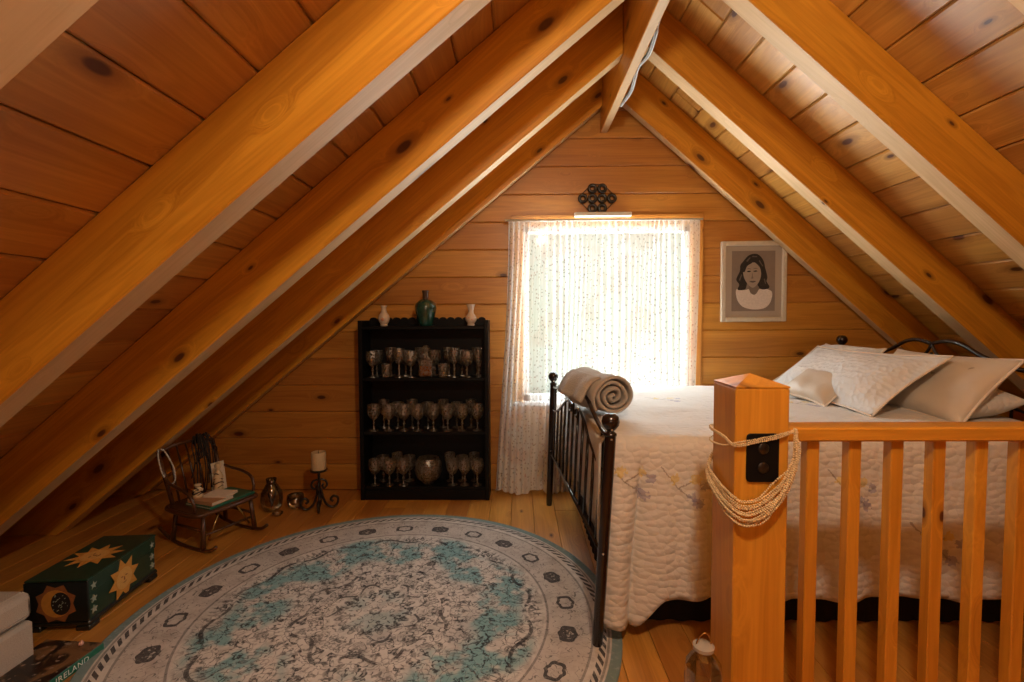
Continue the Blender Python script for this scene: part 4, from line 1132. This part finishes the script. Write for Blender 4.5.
# front sun (plane y = 0, facing -y local)
bm = new_bm(); c = (.215, .120)
dy = [.0]
def pf(poly, mi):
    dy[0] += .00035; prism(bm, poly, .0036-.0005-dy[0], .0041, 'xz', 0, mi)
pf(sun_poly(c, .099, .060, 8, .2), 0); pf(circ(c, .050), 1); face_marks(bm, c, .045, pf)
finish('sun_motif', bm, None, ct, False, None, [M['gold'], M['palegold'], M['rust']])
for xq in (.035, CL-.032):
    for zq in (.078, .125, .185):
        bm = new_bm(); prism(bm, sun_poly((xq, zq), .018, .008, 5, pi/2), .0025, .0079 if zq < .16 else .0039, 'xz'); finish('star', bm, M['silver'], ct)
bm = new_bm(); c = (.225, .14); dy = [.0]
def pt(poly, mi):
    dy[0] += .00035; prism(bm, poly, CH-.0003, CH+.0003+dy[0], 'xy', 0, mi)
pt(sun_poly(c, .115, .066, 10, .1), 0); pt(circ(c, .056), 1); face_marks(bm, c, .05, pt)
finish('sun_motif', bm, None, lid, False, None, [M['gold'], M['palegold'], M['rust']])
bm = new_bm(); c = (.131, .128); dy = [.0]
def pe(poly, mi):
    dy[0] += .00035; prism(bm, poly, -.0030-dy[0], -.0025, 'yz', 0, mi)
pe(sun_poly(c, .088, .070, 8, .4), 0); pe(circ(c, .060), 1)
mo = [(c[0]-.020+.040*cos(2*pi*k/24), c[1]+.050*sin(2*pi*k/24)) for k in range(24)]; pe(mo, 2)
for k in range(22): pe(circ((c[0]-.020+.036*(hsh(k, 1)-.5)*1.7, c[1]+.045*(hsh(k, 2)-.5)*1.7), .0018, 6), 3)
finish('moon_motif', bm, None, ct, False, None, [M['rust'], M['gold'], M['ink'], M['silver']])

# ------------------------------------------------------------------ ottoman, book, bead
ot = thing('ottoman', 'beige linen storage ottoman cut off by the edge of the photo, beside the chest', 'ottoman', (-2.15, 1.57, 0))
def soft(bm, lo, hi, r):
    box(bm, lo, hi, r*.6); 
bm = new_bm(); box(bm, (-.24, -.27, .02), (.24, .27, .172), .014); o = finish('body', bm, M['ottoman'], ot, True)
bm = new_bm(); tb = new_bm(); box(bm, (-.242, -.272, .176), (.242, .272, .292), .022); bmesh.ops.bevel(bm, geom=bm.edges[:], offset=.006, segments=2, affect='EDGES'); finish('lid', bm, M['ottoman'], ot, True, lambda c: (c.x, c.y, c.z))
bm = new_bm()
for a in (-.20, .20):
    for b in (-.23, .23): lathe(bm, [(0, 0), (.018, 0), (.022, .0195), (0, .0195)], 12, (a, b, 0))
finish('foot', bm, M['black'], ot)
bk = thing('picture_book', 'large picture book with dark cover and green spine, on the floor between ottoman and rug', 'book', (-1.83, 1.74, 0), math.radians(-4))
w, l, h = .25, .33, .036
bm = new_bm(); box(bm, (-w/2, -l/2, 0), (w/2-.001, l/2, .004), .001); box(bm, (-w/2, -l/2, h-.004), (w/2-.001, l/2, h), .001); finish('cover', bm, M['cover'], bk)
bm = new_bm(); box(bm, (-w/2+.006, -l/2+.006, .0043), (w/2-.008, l/2-.006, h-.0043), .0006); finish('pages', bm, M['paper'], bk)
bm = new_bm(); box(bm, (w/2-.0008, -l/2, 0), (w/2+.004, l/2, h), .0015); spn = finish('spine', bm, M['teal'], bk)
fc = bpy.data.curves.new('lettering', 'FONT'); fc.body = 'IRELAND'; fc.size = .030; fc.extrude = .0004; fc.align_x = 'CENTER'; fc.align_y = 'CENTER'; fc.space_character = 1.1
fo = bpy.data.objects.new('tmp', fc); COL.objects.link(fo); bpy.context.view_layer.update()
me = bpy.data.meshes.new_from_object(fo.evaluated_get(bpy.context.evaluated_depsgraph_get())); bpy.data.objects.remove(fo)
me.materials.clear(); me.materials.append(M['letters']); lo = bpy.data.objects.new('lettering', me); COL.objects.link(lo); lo.parent = spn
lo.matrix_local = Matrix(((0, 0, 1, w/2+.0046), (1, 0, 0, .035), (0, 1, 0, h/2), (0, 0, 0, 1)))
bm = new_bm(); ball(bm, (0, 0, .009), .009, 14, 10); tube(bm, [(0, 0, .016), (.002, .003, .021)], .003, 6)
pb = finish('bead', bm, M['pink'], None, 'all'); pb.location = (-1.765, 1.875, h+.0003); tagit(pb, 'small pink bead on the corner of the dark picture book', 'bead')

# ------------------------------------------------------------------ light
def lamp(kind, name, loc, energy, col, **kw):
    l = bpy.data.lights.new(name, kind); l.energy = energy; l.color = col
    for k, v in kw.items(): setattr(l, k, v)
    o = bpy.data.objects.new(name, l); COL.objects.link(o); o.location = loc; return o
WARM = (1.0, .80, .58)
lamp('POINT', 'ceiling_lamp', (.35, .30, 2.52), 64, WARM, shadow_soft_size=.07)
lamp('POINT', 'camera_fill', (.02, -.50, 1.45), 10, WARM, shadow_soft_size=.25)  # soft fill light added beside the camera, without a fixture
pt_ = lamp('AREA', 'window_daylight', ((WX0+WX1)/2, BACK+.10, (WZ0+WZ1)/2), 1, (1, 1, 1), shape='RECTANGLE', size=WX1-WX0, size_y=WZ1-WZ0)
pt_.rotation_euler = (math.radians(-90), 0, 0); pt_.data.cycles.is_portal = True

w = bpy.data.worlds.new('overcast_sky'); S.world = w; w.use_nodes = True
nt = w.node_tree; nt.nodes.clear()
ow = nt.nodes.new('ShaderNodeOutputWorld'); bg = nt.nodes.new('ShaderNodeBackground')
tc = nt.nodes.new('ShaderNodeTexCoord'); sx = nt.nodes.new('ShaderNodeSeparateXYZ'); rp = nt.nodes.new('ShaderNodeValToRGB')
nt.links.new(tc.outputs['Generated'], sx.inputs[0]); 
mp = nt.nodes.new('ShaderNodeMapRange'); mp.inputs[1].default_value = -1; mp.inputs[2].default_value = 1
nt.links.new(sx.outputs[2], mp.inputs[0]); nt.links.new(mp.outputs[0], rp.inputs[0])
SKY = 30.0
rp.color_ramp.elements[0].position = .36; rp.color_ramp.elements[0].color = (1.25, 1.28, 1.25, 1)     # unseen bright ground band, added to throw light upward through the window
rp.color_ramp.elements[1].position = .68; rp.color_ramp.elements[1].color = (.85, .95, 1.0, 1)      # bright overcast sky
for p_, c_ in ((.41, (.026, .031, .025, 1)), (.50, (.019, .027, .017, 1)), (.60, (.030, .036, .031, 1))):   # hazy woods along the horizon
    e = rp.color_ramp.elements.new(p_); e.color = c_
nt.links.new(rp.outputs[0], bg.inputs[0]); bg.inputs[1].default_value = SKY
nt.links.new(bg.outputs[0], ow.inputs[0])

# ------------------------------------------------------------------ view
S.view_settings.view_transform = 'Standard'
try: S.view_settings.look = 'None'
except Exception: pass
S.view_settings.exposure = 0.35; S.view_settings.gamma = 1.0; S.view_settings.use_curve_mapping = False
S.cycles.use_denoising = True
S.cycles.max_bounces = 10; S.cycles.transparent_max_bounces = 16; S.cycles.diffuse_bounces = 3; S.cycles.glossy_bounces = 4
S.cycles.sample_clamp_indirect = 6.0; S.cycles.caustics_reflective = False; S.cycles.caustics_refractive = False
